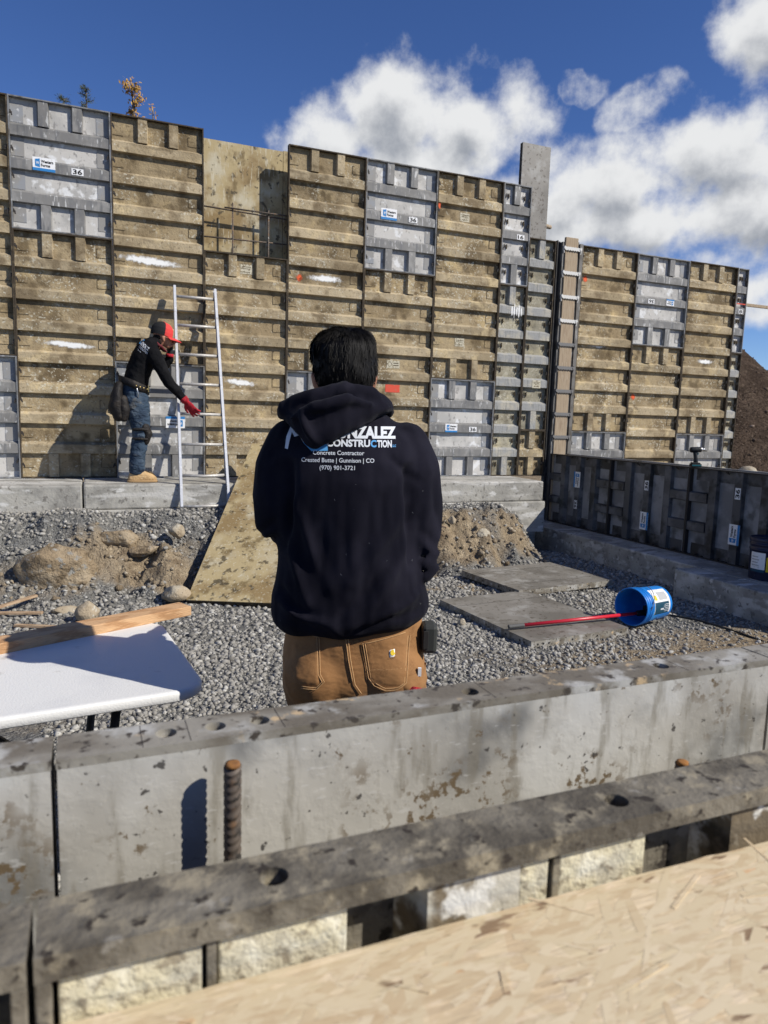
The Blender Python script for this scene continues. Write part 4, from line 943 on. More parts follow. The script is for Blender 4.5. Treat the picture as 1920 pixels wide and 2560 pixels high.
# ---- ladder
t = thing('ladder', 'aluminium ladder leaning against the brown form wall beside the worker', 'ladder', (0, 0, 0))
LA, LB = Vector((1.478, -.84, -.262)), Vector((1.508, -.085, 2.015)); RA, RB = Vector((1.945, -.84, -.262)), Vector((1.925, -.085, 2.015))
for a, b_ in ((LA, LB), (RA, RB)):
    d = (b_-a).normalized(); yv = Vector((0, 1, 0)); yv = (yv-d*yv.dot(d)).normalized(); xv = yv.cross(d)
    mid = (a+b_)/2; hl = (b_-a).length/2
    r_ = MB().obox(mid+yv*.030, xv*.0125, yv*.0025, d*hl).obox(mid-yv*.030, xv*.0125, yv*.0025, d*hl).obox(mid+xv*(.0110 if a is RA else -.0110), xv*.0016, yv*.0275, d*hl).build('rail', M['alu'], t)
    MB().obox(a+d*.02, xv*.018, yv*.036, d*.022).build('foot', M['rubber'], t)
n = 8
for k in range(n):
    s = .955-.1335*k; a = LA.lerp(LB, s); b_ = RA.lerp(RB, s)
    pp = [a, a.lerp(b_, .5)+Vector((0, 0, -.012 if k == 6 else 0)), b_]
    MB().limb(pp, [(.016, .016)]*3, 10, caps=False, ref=(0, 0, 1)).build('rung', M['rung'], t, True)

# ---- dirt pile behind the right end
n = 150; xs = np.linspace(9.9, 31, n); ys = np.linspace(1.2, 26, n); X, Y = np.meshgrid(xs, ys)
d = np.sqrt(((X-17.1)/5.6)**2+((Y-9.6)/6.0)**2)
Z = -.45+5.6*np.clip(1-d, 0, 1)**.92+.35*fbm(X*.7, Y*.7, 6, .6)*np.clip(1.25-d, 0, 1)
vs = np.stack([X, Y, Z], -1).reshape(-1, 3); i0 = (np.arange(n-1)[:, None]*n+np.arange(n-1)[None]).ravel()
b = MB(); b.v = [tuple(p) for p in vs]; b.f = [(int(i), int(i)+1, int(i)+n+1, int(i)+n) for i in i0]
o = b.build('dirt_pile', M['dirt'], None, True); tag(o, kind='structure')
rr = np.random.default_rng(3); m_ = 2600
xx = rr.uniform(11, 22, m_); yy = rr.uniform(2, 12, m_)
dd = np.sqrt(((xx-17.1)/5.6)**2+((yy-9.6)/6.0)**2); zz = -.45+5.6*np.clip(1-dd, 0, 1)**.92
ok = dd < 1.25
tag(scatter('pile_stones', np.stack([xx, yy, zz+.35*fbm(xx*.7, yy*.7, 6, .6)*np.clip(1.25-dd, 0, 1)], 1)[ok], (.015+.06*rr.random(m_)**4)[ok], M['pile_stone']), 'loose clods and stones over the brown dirt pile', 'stones', kind='stuff')
for i, (x, y, z, r_) in enumerate(((11.6, 1.7, -.28, .20), (12.15, 1.75, -.25, .26), (11.2, 2.0, -.30, .16))):
    rock('rock', ('tan rock at the foot of the dirt pile by the wall end', 'largest tan rock at the foot of the dirt pile', 'small tan rock nearest the wall end below the pile')[i], (x, y, z), r_, 40+i, sub=3)

# ---- trees behind the wall
def leaf_tree(name, label, base, h, crown_c, crown_r, n, mat, leaf, seed, spread=.6):
    rr = random.Random(seed); t = thing(name, label, 'tree', base)
    tr = MB(); pts = [(0, 0, 0)]; p = Vector((0, 0, 0))
    for k in range(1, 9): p = Vector((.05*rr.gauss(0, 1)*k/3, .05*rr.gauss(0, 1)*k/3, h*k/8)); pts.append(p.copy())
    tr.limb(pts, [.11*(1-.95*k/8)+.006 for k in range(9)], 8, caps=False)
    tips = []
    for k in range(34):
        s = rr.uniform(.35, .99); a = rr.uniform(0, 6.28); q0 = Vector(pts[int(s*8)]).lerp(Vector(pts[min(8, int(s*8)+1)]), s*8-int(s*8))
        L_ = spread*(1.15-s)*rr.uniform(.6, 1.2)+.12; q1 = q0+Vector((math.cos(a)*L_, math.sin(a)*L_, L_*rr.uniform(.7, 1.6)))
        if q1.z > h: q1.z = h-rr.uniform(0, .2)
        tr.limb([q0, q0.lerp(q1, .55)+Vector((0, 0, -.03)), q1], [.016*(1.2-s)+.004, .008, .003], 5, caps=False); tips.append((q0, q1))
    tips.append((Vector(pts[6]), Vector(pts[8])))
    tr.build('trunk', M['bark'], t, True)
    cr = MB()
    for k in range(n):
        q0, q1 = rr.choice(tips); c = q0.lerp(q1, rr.uniform(.25, 1.05))+Vector((rr.gauss(0, .05), rr.gauss(0, .05), rr.gauss(0, .06)))
        a = Vector((rr.gauss(0, 1), rr.gauss(0, 1), rr.gauss(0, 1))).normalized(); b_ = a.orthogonal().normalized(); s = leaf*rr.uniform(.6, 1.2)
        cr.add([c-a*s, c+b_*s*.55, c+a*s, c-b_*s*.55], [(0, 1, 2, 3)])
    cr.build('crown', mat, t)
    return t
leaf_tree('aspen_tree', 'golden autumn aspen tip rising over the wall top', (1.86, 9.95, -.4), 8.32, 0, 0, 3600, M['leaf_gold'], .042, 5, .34)
leaf_tree('aspen_tree', 'smaller golden aspen sprig right of the taller one', (2.15, 9.8, -.4), 7.80, 0, 0, 2000, M['leaf_gold'], .042, 9, .34)
def conifer(label, base, h, seed):
    rr = random.Random(seed); t = thing('conifer_tree', label, 'tree', base)
    MB().limb([(0, 0, 0), (.03, 0, h*.5), (0, 0, h)], [.13, .07, .008], 8, caps=False).build('trunk', M['bark'], t, True)
    cr = MB(); br = MB()
    for k in range(150):
        s = 1-rr.random()**1.3*.75; z = h*s; a = rr.uniform(0, 6.28); L_ = (1-s)*h*.30+.10
        d = Vector((math.cos(a), math.sin(a), rr.uniform(-.05, .45)))
        br.limb([Vector((0, 0, z)), Vector((0, 0, z))+d*L_], [.012, .003], 4, caps=False)
        for j in range(26):
            c = Vector((0, 0, z))+d*L_*rr.uniform(.15, 1.0)+Vector((rr.gauss(0, .03), rr.gauss(0, .03), rr.gauss(0, .03)))
            a2 = (d+Vector((rr.gauss(0, .8), rr.gauss(0, .8), rr.gauss(0, .5)))).normalized(); b_ = a2.orthogonal().normalized(); s_ = rr.uniform(.03, .06)
            cr.add([c-b_*.007, c+b_*.007, c+a2*s_*1.6], [(0, 1, 2)])
    br.build('branches', M['bark'], t); cr.build('crown', M['needle'], t)
conifer('dark conifer tip showing over the top left of the wall', (.76, 10.39, -.4), 8.22, 3)
conifer('lower conifer tip just left of the dark one over the wall', (.30, 10.4, -.4), 7.95, 6)

# ================================================================ people
def ring(cx, cy, z, a, b, n=36, e=2.4, tilt=0.):
    out = []
    for k in range(n):
        q = 2*math.pi*k/n; c, s = math.cos(q), math.sin(q)
        out.append((cx+a*math.copysign(abs(c)**(2/e), c), cy+b*math.copysign(abs(s)**(2/e), s), z+tilt*c))
    return out
def hand(mb, wrist, d, palm, curl=.35, s=1., side=1, spread=.12):
    """palm and five fingers: wrist point, pointing direction d, palm normal (fingers bend towards it)"""
    wrist, d, palm = Vector(wrist), Vector(d).normalized(), Vector(palm).normalized(); palm = (palm-d*palm.dot(d)).normalized(); x = d.cross(palm).normalized()*side
    L = .095*s; kn = wrist+d*L
    mb.limb([wrist-d*.02*s, wrist+d*.02*s, wrist+d*.06*s, kn], [(.024*s, .019*s), (.032*s, .017*s), (.042*s, .016*s), (.040*s, .013*s)], 14, ref=palm)
    for i, (o, ln) in enumerate(((.031, .070), (.0105, .080), (-.0105, .075), (-.031, .058))):
        p = kn+x*o*s; dd = (d+x*spread*(1.5-i)*.5).normalized(); pts = [p-d*.012*s]; c = 0
        for k in range(3):
            c += curl*(.6+.4*k); v = dd*math.cos(c)+palm*math.sin(c); p = p+v*ln*s*(.44, .32, .26)[k]; pts.append(p.copy())
        mb.limb(pts, [.0098*s, .0098*s, .0090*s, .0078*s], 10, ref=x)
    p = wrist+d*.028*s+x*.026*s; pts = [p.copy()]
    for k in range(3):
        v = (d*(.55+.25*k)+x*(.75-.3*k)+palm*.35).normalized(); p = p+v*s*(.034, .032, .026)[k]; pts.append(p.copy())
    mb.limb(pts, [.0145*s, .0125*s, .0108*s, .009*s], 10, ref=palm)
    return mb

# ---------------- the man in the navy hoodie, seen from behind
HS = 1.04
HP = tuple(CAM+(np.array((1.305, -6.235, FLOOR))-CAM)*HS)
HX = thing('person', 'black haired person in navy hoodie and brown work trousers, back to camera', 'person', HP, math.atan2(-.338, .941)); HX.scale = (HS,)*3
Z = lambda z: z-FLOOR
FOLDS = [((.150, .60), (.168, .34), -.016, .012), ((-.155, .60), (-.172, .37), -.016, .012), ((.15, .50), (.01, .30), .008, .016), ((.165, .43), (.06, .22), .009, .016), ((.13, .36), (-.02, .20), -.007, .014), ((.19, .26), (.06, .19), .009, .012), ((.20, .22), (.0, .165), -.006, .010),
         ((-.15, .50), (-.05, .28), .007, .016), ((-.17, .40), (-.10, .24), .008, .014), ((-.19, .24), (-.03, .17), .008, .012), ((-.19, .27), (-.08, .20), -.006, .012), ((.02, .50), (.0, .30), .005, .02), ((-.08, .46), (-.06, .25), -.005, .016), ((.08, .52), (.10, .36), -.005, .014), ((.22, .56), (.24, .44), -.006, .012), ((.19, .42), (.25, .37), -.005, .012), ((.19, .375), (.25, .335), -.004, .012), ((-.20, .44), (-.26, .40), -.009, .010), ((-.19, .40), (-.24, .365), -.008, .009), ((.10, .62), (.19, .55), -.005, .010)]
def fold_lines(x, z):
    s = 0.
    for (a, b, A, w) in FOLDS:
        dx, dz = b[0]-a[0], b[1]-a[1]; t = ((x-a[0])*dx+(z-a[1])*dz)/(dx*dx+dz*dz)
        if t < -.3 or t > 1.3: continue
        tt = min(1, max(0, t)); d2 = (x-a[0]-dx*tt)**2+(z-a[1]-dz*tt)**2
        s += 1.5*A*math.exp(-d2/(w*w))*(1 if 0 < t < 1 else max(0, 1-abs(t-tt)*3))*math.sin(math.pi*min(1, max(0.15, .15+.7*tt)))
    return s
def fold(p, nn):
    q = Vector((p.x*4.2, p.y*4.2, p.z*1.7)); a = mnoise.noise(q+Vector((3, 1, 7)))
    b = mnoise.noise(Vector((p.x*8+p.z*4.5, p.y*8, p.z*7-p.x*6)))
    z = p.z+FLOOR; low = max(0, min(1, (.55-z)/.3))
    return .012*a*(.5+low)+.0075*b*(.4+low)+(fold_lines(p.x+.012*a, z+.02*b)*max(0, min(1, -nn.y*1.6+.25)))
mb = MB()
secs = [(.146, .016, .0, .178, .132), (.160, .016, .0, .200, .148), (.182, .012, -.002, .213, .157), (.21, .008, -.004, .212, .158), (.245, .003, -.006, .205, .153), (.30, -.002, -.006, .198, .148), (.38, -.005, -.004, .192, .144), (.47, -.006, 0, .194, .143),
        (.55, -.008, .002, .200, .140), (.61, -.010, .006, .206, .134), (.655, -.012, .012, .196, .122), (.69, -.014, .02, .165, .108), (.72, -.016, .03, .122, .094), (.75, -.018, .036, .088, .082), (.775, -.02, .04, .078, .074)]
rings_ = [ring(cx, cy, Z(z)+.0, a, b, e=2.35, tilt=(.022 if z < .2 else .022*max(0, 1-(z-.2)/.2))) for (z, cx, cy, a, b) in secs]
mb.loft(rings_)
mb.limb([(-.165, .015, Z(.652)), (-.196, .005, Z(.58)), (-.205, -.005, Z(.50)), (-.198, .0, Z(.425)), (-.180, .06, Z(.392)), (-.150, .16, Z(.40)), (-.115, .25, Z(.42))],
        [(.062, .070), (.062, .072), (.060, .068), (.058, .062), (.054, .056), (.050, .050), (.040, .040)], 18)
mb.limb([(.150, .015, Z(.655)), (.182, .005, Z(.585)), (.197, -.005, Z(.49)), (.198, .0, Z(.40)), (.186, .05, Z(.350)), (.160, .15, Z(.365)), (.115, .25, Z(.40))],
        [(.062, .070), (.064, .074), (.061, .070), (.060, .064), (.055, .058), (.050, .050), (.040, .040)], 18)
# sleeve and waist bunching
for k in range(3): mb.limb([(.245, -.045, Z(.40-.04*k)), (.215, -.062, Z(.375-.04*k)), (.17, -.045, Z(.36-.035*k))], [.012, .014, .010], 8)
hoodie = fuse(mb, 'hoodie', M['hoodie'], HX, .0085, 7, fold)
# the hood lying in a heap on the shoulders, its tip to the left
mb = MB()
hs = [(.786, -.055, .052, .012, .058), (.778, -.085, .070, .0, .070), (.764, -.125, .090, -.014, .084), (.748, -.174, .108, -.022, .094), (.733, -.186, .104, -.034, .094), (.716, -.182, .076, -.046, .088), (.700, -.166, .050, -.060, .079), (.684, -.148, .022, -.076, .066), (.668, -.132, -.008, -.090, .052), (.652, -.118, -.036, -.102, .037), (.642, -.104, -.058, -.110, .021), (.637, -.096, -.070, -.113, .011)]
mb.loft([ring((a+b)/2, cy, Z(z), (b-a)/2, dy, e=2.1, tilt=.006) for (z, a, b, cy, dy) in hs])
mb.limb([(-.185, .02, Z(.722)), (-.172, -.060, Z(.738)), (-.10, -.092, Z(.768)), (-.02, -.086, Z(.789)), (.05, -.066, Z(.780)), (.092, .0, Z(.752)), (.10, .07, Z(.735))], [.020, .024, .022, .020, .022, .022, .018], 12)
mb.limb([(-.150, -.115, Z(.712)), (-.090, -.140, Z(.742)), (-.01, -.128, Z(.763)), (.05, -.104, Z(.752))], [.008, .016, .015, .008], 10)
mb.limb([(-.128, -.128, Z(.732)), (-.120, -.146, Z(.70)), (-.104, -.146, Z(.672)), (-.092, -.136, Z(.652))], [.008, .011, .010, .006], 10)
hood = fuse(mb, 'hood', M['hoodie'], hoodie, .0065, 5, lambda p, n: .004*mnoise.noise(Vector((p.x*14, p.y*14, p.z*22)))+.0025*mnoise.noise(Vector((p.x*30+p.z*20, p.y*20, p.z*34-p.x*25))))
# ribbed hem
# printing on the back, wrapped onto the cloth
bv = bvh_of(hoodie)
def drape(b, name, mat, parent, off=.0018, tree=bv, maxedge=.012):
    me = b.mesh(name); bm = bmesh.new(); bm.from_mesh(me)
    bmesh.ops.triangulate(bm, faces=bm.faces)
    for _ in range(4):
        es = [e for e in bm.edges if e.calc_length() > maxedge]
        if not es: break
        bmesh.ops.subdivide_edges(bm, edges=es, cuts=1); bmesh.ops.triangulate(bm, faces=bm.faces)
    for v in bm.verts:
        hit = tree.ray_cast(Vector((v.co.x, -1., v.co.z)), Vector((0, 1, 0)))
        if hit[0] is not None: v.co = hit[0]-Vector((0, off, 0))
    bm.to_mesh(me); bm.free()
    return link(name, me, mat, parent)
def bolder(b, dx, dz):
    """thicken lettering by overlaid shifted copies in one print"""
    v, f = list(b.v), list(b.f); c = MB()
    for k, (x, z) in enumerate(((0, 0), (dx, 0), (0, dz), (dx, dz))): c.add([(p[0]+x, p[1], p[2]+z) for p in v], f)
    return c
slope = .014
def prt(s, x0, x1, z0, h, mat, bold=0., name='lettering', off=.0018):
    b = fit_text(s, x0, x1, Z(z0), h, 0, bold)
    b.v = [(p[0], p[1], p[2]+slope*(p[0]-x0)) for p in b.v]
    return drape(b, name, M[mat], hoodie, off)
prt('GONZALEZ', -.062, .117, .6655, .0275, 'print_white', .05)
prt('CONSTRU', -.062, .0492, .6435, .0165, 'print_white', .04)
prt('C', .0505, .0655, .6445, .0165, 'sky_blue', .04)
prt('TION', .067, .1055, .6445, .0165, 'print_white', .04)
prt('LLC', .1075, .1165, .6455, .0055, 'sky_blue', .03)
prt('Concrete Contractor', -.096, .0345, .6215, .0105, 'print_white', .008)
prt('Crested Butte | Gunnison | CO', -.125, .0605, .6025, .0105, 'print_white', .008)
prt('(970) 901-3721', -.078, .0115, .5845, .0105, 'print_white', .008)
def poly(pts, name, mat):
    b = MB().add([(x, 0, Z(z)) for x, z in pts], [tuple(range(len(pts)))]); return drape(b, name, M[mat], hoodie, .0018)
poly([(-.170, .634), (-.168, .664), (-.158, .694), (-.150, .694), (-.140, .672), (-.128, .690), (-.121, .690), (-.121, .650), (-.134, .668), (-.146, .664), (-.154, .676), (-.159, .650), (-.162, .632)], 'emblem', 'print_white')
poly([(-.117, .690), (-.07, .690), (-.06, .676), (-.10, .676), (-.10, .654), (-.085, .650), (-.085, .663), (-.062, .663), (-.058, .632), (-.10, .630), (-.122, .650)], 'emblem', 'sky_blue')
# stray lint
rr = random.Random(2)
lint = MB()
for k in range(16):
    x = rr.uniform(-.19, .21); z = rr.uniform(.17, .55); a = rr.uniform(0, 3.1); L_ = rr.uniform(.0008, .003)
    lint.add([(x-L_*math.cos(a), 0, Z(z)-L_*math.sin(a)), (x+L_*math.cos(a), 0, Z(z)+L_*math.sin(a)), (x+.0003, 0, Z(z)+.0006)], [(0, 1, 2)])
lo_ = drape(lint, 'lint', M['print_white'], hoodie, .0012, maxedge=.1); lo_['kind'] = 'stuff'
# trousers
def wrinkle(p, nn):
    z = p.z+FLOOR
    a = mnoise.noise(Vector((p.x*5+2, p.y*5, p.z*13))); b = mnoise.noise(Vector((p.x*11, p.y*11, p.z*24+p.x*14)))
    return (.0055*a+.003*b)*(1 if z < .05 else .5)
mb = MB()
mb.loft([ring(.022, .0, Z(z), a, b, e=2.3) for (z, a, b) in ((.19, .186, .125), (.14, .190, .128), (.09, .196, .134), (.04, .200, .140), (-.01, .202, .140), (-.045, .196, .132))])
mb.ell((-.068, -.062, Z(.015)), (.105, .092, .105)); mb.ell((.118, -.062, Z(.015)), (.108, .092, .108))
mb.limb([(-.075, -.005, Z(.02)), (-.068, .0, Z(-.09)), (-.070, .015, Z(-.25)), (-.072, .03, Z(-.40)), (-.078, .0, Z(-.58)), (-.082, -.02, Z(-.70))], [(.104, .118), (.094, .112), (.088, .10), (.076, .082), (.070, .078), (.072, .085)], 22)
mb.limb([(.122, -.005, Z(.02)), (.135, .0, Z(-.09)), (.142, .01, Z(-.25)), (.145, .025, Z(-.40)), (.150, .0, Z(-.58)), (.152, -.02, Z(-.70))], [(.106, .118), (.098, .112), (.090, .10), (.078, .082), (.072, .078), (.074, .085)], 22)
trousers = fuse(mb, 'trousers', M['duck'], HX, .009, 5, wrinkle)
tv = bvh_of(trousers)
def patch(corners, name, mat, parent, tree, off=.0035, n=9, round_=0.):
    c = [Vector((x, 0, z)) for x, z in corners]; b = MB(); vs = []
    for j in range(n+1):
        for i in range(n+1):
            u, v = i/n, j/n; p = (c[0]*(1-u)+c[1]*u)*(1-v)+(c[3]*(1-u)+c[2]*u)*v
            vs.append(p-Vector((0, 0, round_*(1-v)*(abs(2*u-1)**2.5-1)*-1)) if round_ else p)
    fs = [(j*(n+1)+i, j*(n+1)+i+1, (j+1)*(n+1)+i+1, (j+1)*(n+1)+i) for j in range(n) for i in range(n)]
    out = []; edge_ids = [i for i in range(len(vs)) if i % (n+1) in (0, n) or i//(n+1) in (0, n)]
    for i, p in enumerate(vs):
        h = tree.ray_cast(Vector((p.x, -1, p.z)), Vector((0, 1, 0)))[0]
        q = h if h is not None else Vector((p.x, -.05, p.z)); out.append(q+Vector((0, (-.0005 if i in edge_ids else -off), 0)))
    b.add(out, fs); o = b.build(name, mat, parent, True)
    return o, out, n
def seam(pts2, parent, tree, r=.0011, off=.004, name='stitching', mat='thread'):
    P = []
    for a, b_ in zip(pts2, pts2[1:]):
        for k in range(8):
            x = a[0]+(b_[0]-a[0])*k/8; z = a[1]+(b_[1]-a[1])*k/8
            h = tree.ray_cast(Vector((x, -1, z)), Vector((0, 1, 0)))[0]
            if h is not None: P.append(h-Vector((0, off, 0)))
    if len(P) > 2: MB().limb(P, [r]*len(P), 5, caps=False).build(name, M[mat], parent, True)
ZB = lambda z: .7202-(.7202-z)*.928-FLOOR
pk, _, _ = patch([(.062, ZB(-.035)), (.165, ZB(-.028)), (.175, ZB(.118)), (.042, ZB(.088))], 'pocket', M['duck'], trousers, tv, .005, 12)
for off_ in (.0, .006): seam([(.043+off_, ZB(.087-off_*.3)), (.06+off_, ZB(-.012)), (.075+off_, ZB(-.032+off_)), (.105, ZB(-.043+off_)), (.135, ZB(-.040+off_)), (.16-off_, ZB(-.022)), (.172-off_, ZB(.115))], pk, tv)
seam([(.043, ZB(.084)), (.173, ZB(.113))], pk, tv); seam([(.056, ZB(.010)), (.16, ZB(.018))], pk, tv)
pk, _, _ = patch([(-.135, ZB(-.035)), (-.065, ZB(-.035)), (-.072, ZB(.100)), (-.155, ZB(.118))], 'pocket', M['duck'], trousers, tv, .005, 12)
for off_ in (.0, .006): seam([(-.153, ZB(.115)), (-.072-off_, ZB(.097)), (-.066-off_, ZB(.0)), (-.055-off_, ZB(-.02)), (-.075, ZB(-.042+off_)), (-.12, ZB(-.042+off_))], pk, tv)
seam([(.0, ZB(.13)), (.012, ZB(.04)), (.025, ZB(-.03)), (.045, ZB(-.06))], trousers, tv, .0014); seam([(-.006, ZB(.13)), (.006, ZB(.04)), (.02, ZB(-.03))], trousers, tv, .0012)
lb, _, _ = patch([(.112, ZB(.040)), (.132, ZB(.043)), (.132, ZB(.071)), (.110, ZB(.068))], 'brand_label', M['white'], trousers, tv, .0085, 4)
eb = MB(); eb.add([(.1235+.0068*math.cos(2*math.pi*k/20)*(1 if abs(k-1) > 2 else .45), 0, ZB(.059)+.0075*math.sin(2*math.pi*k/20)) for k in range(20)], [tuple(range(20))])
drape(eb, 'emblem', M['label_yellow'], lb, .0100, tv)
drape(fit_text('Carhartt', .114, .130, ZB(.0445), .0035, 0, .0), 'lettering', M['black'], lb, .0100, tv)
tp2, _, _ = patch([(.160, ZB(-.09)), (.222, ZB(-.075)), (.222, ZB(.0)), (.150, ZB(-.01))], 'tool_pocket', M['duck'], trousers, tv, .006, 6)
def onto(x, z): 
    h = tv.ray_cast(Vector((x, -1, z)), Vector((0, 1, 0)))[0]
    return h.y if h is not None else -.08
y_ = onto(.196, ZB(.0)); MB().box(.192, .201, y_-.012, y_-.004, ZB(-.012), ZB(.012)).build('white_tag', M['white'], trousers)
y_ = onto(.182, ZB(-.045)); MB().limb([(.162, y_-.004, ZB(-.056)), (.180, y_-.010, ZB(-.044)), (.198, y_-.004, ZB(-.046))], [.008, .011, .007], 10).build('red_tool_handle', M['glove_red'], trousers, True)
# tape measure clipped at the right hip
t = thing('tape_measure', 'dark grey tool case clipped at the man\'s right hip', 'tool', HP, math.atan2(-.338, .941)); t.scale = (HS,)*3
MB().box(.205, .247, -.075, -.015, Z(.085), Z(.165)).build('case', M['pouch_gray'], t, bevel=.010)
MB().box(.208, .222, -.079, -.0755, Z(.10), Z(.15)).build('belt_clip', M['black_steel'], t, bevel=.001)
# body under the clothes: head, neck, hands
mb = MB()
hc = -.022
mb.ell((hc, .045, Z(.855)), (.076, .094, .105)); mb.ell((hc, .075, Z(.795)), (.060, .068, .075))
mb.limb([(hc, .03, Z(.66)), (hc, .035, Z(.74)), (hc, .045, Z(.80))], [.058, .056, .058], 16)
mb.ell((hc, .150, Z(.825)), (.011, .018, .020)); mb.ell((hc, .135, Z(.785)), (.024, .010, .008)); mb.ell((hc-.03, .128, Z(.855)), (.014, .01, .008)); mb.ell((hc+.03, .128, Z(.855)), (.014, .01, .008))
for s in (-1, 1):
    mb.ell((hc+s*.06, .04, Z(.815)), (.022, .04, .04)); mb.limb([(hc+s*.074, .035, Z(.788)), (hc+s*.081, .028, Z(.808)), (hc+s*.0845, .026, Z(.828)), (hc+s*.080, .034, Z(.842))], [(.006, .011), (.007, .014), (.007, .015), (.005, .010)], 10)
mb.limb([(-.10, .16, Z(.43)), (-.11, .26, Z(.42)), (-.10, .30, Z(.425))], [.034, .028, .025], 12); hand(mb, (-.10, .305, Z(.425)), (.45, .8, .15), (.8, -.2, -.3), .5)
mb.limb([(.10, .16, Z(.38)), (.11, .26, Z(.40)), (.10, .30, Z(.41))], [.034, .028, .025], 12); hand(mb, (.10, .305, Z(.41)), (-.45, .8, .15), (-.8, -.2, -.3), .5, side=-1)
mb.limb([(hc, .03, Z(.70)), (0, .02, Z(.55)), (0, .0, Z(.3)), (.02, 0, Z(.10))], [(.08, .07), (.13, .09), (.13, .09), (.14, .09)], 18)
for s, x in ((-1, -.09), (1, .11)): mb.limb([(s*.13-.01, .02, Z(.62)), (s*.17, .0, Z(.45)), (x, .2, Z(.40))], [.05, .045, .036], 12)
for x, xb in ((-.06, -.08), (.11, .15)): mb.limb([(x, 0, Z(.08)), (xb, .02, Z(-.38)), (xb, -.01, Z(-.70))], [.075, .055, .042], 14)
body = fuse(mb, 'body', M['skin'], HX, .0062, 3)
# hair: a cap of hair plus individual locks
mb = MB()
hp = [(.786, .062, .058, .012), (.800, .073, .074, .012), (.822, .0805, .088, .018), (.845, .0855, .099, .026), (.872, .0885, .106, .034), (.898, .0880, .108, .040), (.920, .0815, .101, .046), (.938, .068, .085, .050), (.949, .047, .060, .052)]
mb.loft([ring(hc+.004*math.sin(i), cy, Z(z), a, b, 34, 2.15) for i, (z, a, b, cy) in enumerate(hp)])
hair = fuse(mb, 'hair', M['hair'], HX, .006, 4, lambda p, n: .004*mnoise.noise(Vector((p.x*30, p.y*30, p.z*16)))+.002*mnoise.noise(Vector((p.x*70, p.y*70, p.z*30))))
hv = BVHTree.FromPolygons([v.co.copy() for v in hair.data.vertices], [tuple(p.vertices) for p in hair.data.polygons])
rr = random.Random(12); st = MB(); crown = Vector((hc+.012, .030, Z(.945)))
for k in range(5200):
    a = rr.uniform(0, 6.283); e0 = rr.uniform(.02, 1.25)
    ctr = Vector((hc, .035, Z(.87))); d = Vector((math.sin(e0)*math.cos(a), math.sin(e0)*math.sin(a), math.cos(e0)))
    if e0 > .95: d = Vector((math.cos(a), math.sin(a), rr.uniform(-.75, .5))).normalized()
    p = ctr+d*.14; pts = []; swirl = rr.uniform(-.25, .45); n_seg = 5; lift = rr.uniform(.0, .0075)
    L_ = rr.uniform(.018, .042)*(1.1 if p.z > Z(.88) else .55); tz = Vector((0, 0, 1)); ok = True
    h = hv.find_nearest(p)
    if h[0] is None: continue
    q = h[0]; nrm = h[1]
    for s in range(n_seg):
        pts.append(q+nrm*(.0008+lift*(s/(n_seg-1))**1.5))
        away = (q-crown); away = (away-nrm*away.dot(nrm)); away = away.normalized() if away.length > 1e-5 else Vector((1, 0, 0))
        side_ = nrm.cross(away); stp = (away+side_*swirl+Vector((0, 0, -.35))).normalized()*L_/n_seg
        h = hv.find_nearest(q+stp)
        if h[0] is None: break
        q, nrm = h[0], h[1]
    if len(pts) < 3: continue
    r0 = rr.uniform(.0006, .0013)
    st.limb(pts, [r0*(1-.8*i/(len(pts)-1)) for i in range(len(pts))], 3, caps=False)
so = st.build('hair_strands', M['hair'], hair, False); so['kind'] = 'stuff'
# boots (hidden behind the form)
def boot(parent, x, y, z, yaw, m1, m2, s=1.):
    b = MB(); b.loft([[(px*s, py*s, pz*s) for px, py, pz in r_] for r_ in (
        ring(0, .03, .018, .046, .145, 20, 2.6), ring(0, .03, .05, .047, .142, 20, 2.6), ring(0, .02, .085, .043, .115, 20, 2.4), ring(0, -.02, .115, .040, .075, 20, 2.2), ring(0, -.045, .16, .044, .052, 20), ring(0, -.045, .20, .046, .054, 20))])
    o = fuse(b, 'boot', m1, parent, .008*s, 3); o.location = (x, y, z); o.rotation_euler = (0, 0, yaw)
    b = MB().loft([[(px*s, py*s, pz*s) for px, py, pz in r_] for r_ in (ring(0, .03, 0, .046, .148, 20, 2.8), ring(0, .03, .012, .049, .152, 20, 2.8), ring(0, .03, .024, .048, .150, 20, 2.8))])
    so_ = b.build('sole', m2, o, True)
    return o
boot(HX, -.085, .0, Z(-.763), .12, M['leather'], M['tool_black']); boot(HX, .155, .0, Z(-.763), -.12, M['leather'], M['tool_black'])

# ---------------- the worker at the ladder, seen from his right side
WX = thing('person', 'stooping worker in red and black cap, black shirt and jeans beside the ladder', 'person', (0, 0, 0))
yN, yF, yC = -.53, -.33, -.43          # near side, far side, middle
def jeansfold(p, nn): return .008*mnoise.noise(Vector((p.x*9, p.y*9, p.z*24)))+.005*mnoise.noise(Vector((p.x*16+p.z*18, p.y*12, p.z*30)))
mb = MB()
mb.limb([(1.075, yC, .97), (1.07, yC, .90), (1.075, yC, .84), (1.085, yC, .80)], [(.125, .165), (.132, .170), (.130, .165), (.10, .14)], 24)
for y, dx in ((yN+.01, 0), (yF, .015)):
    mb.limb([(1.085+dx, y, .84), (1.105+dx, y, .70), (1.120+dx, y, .58), (1.128+dx, y, .47), (1.105+dx, y, .36), (1.088+dx, y, .25), (1.080+dx, y, .13)], [(.122, .092), (.112, .088), (.098, .080), (.086, .074), (.078, .072), (.076, .072), (.080, .074)], 20)
jeans = fuse(mb, 'jeans', M['denim'], WX, .011, 3, jeansfold)
b = MB().limb([(1.155, yN-.02, .56), (1.19, yN-.01, .49), (1.165, yN-.005, .41)], [(.05, .062), (.048, .064), (.04, .055)], 14); fuse(b, 'knee_pad', M['leather'], jeans, .009, 3)
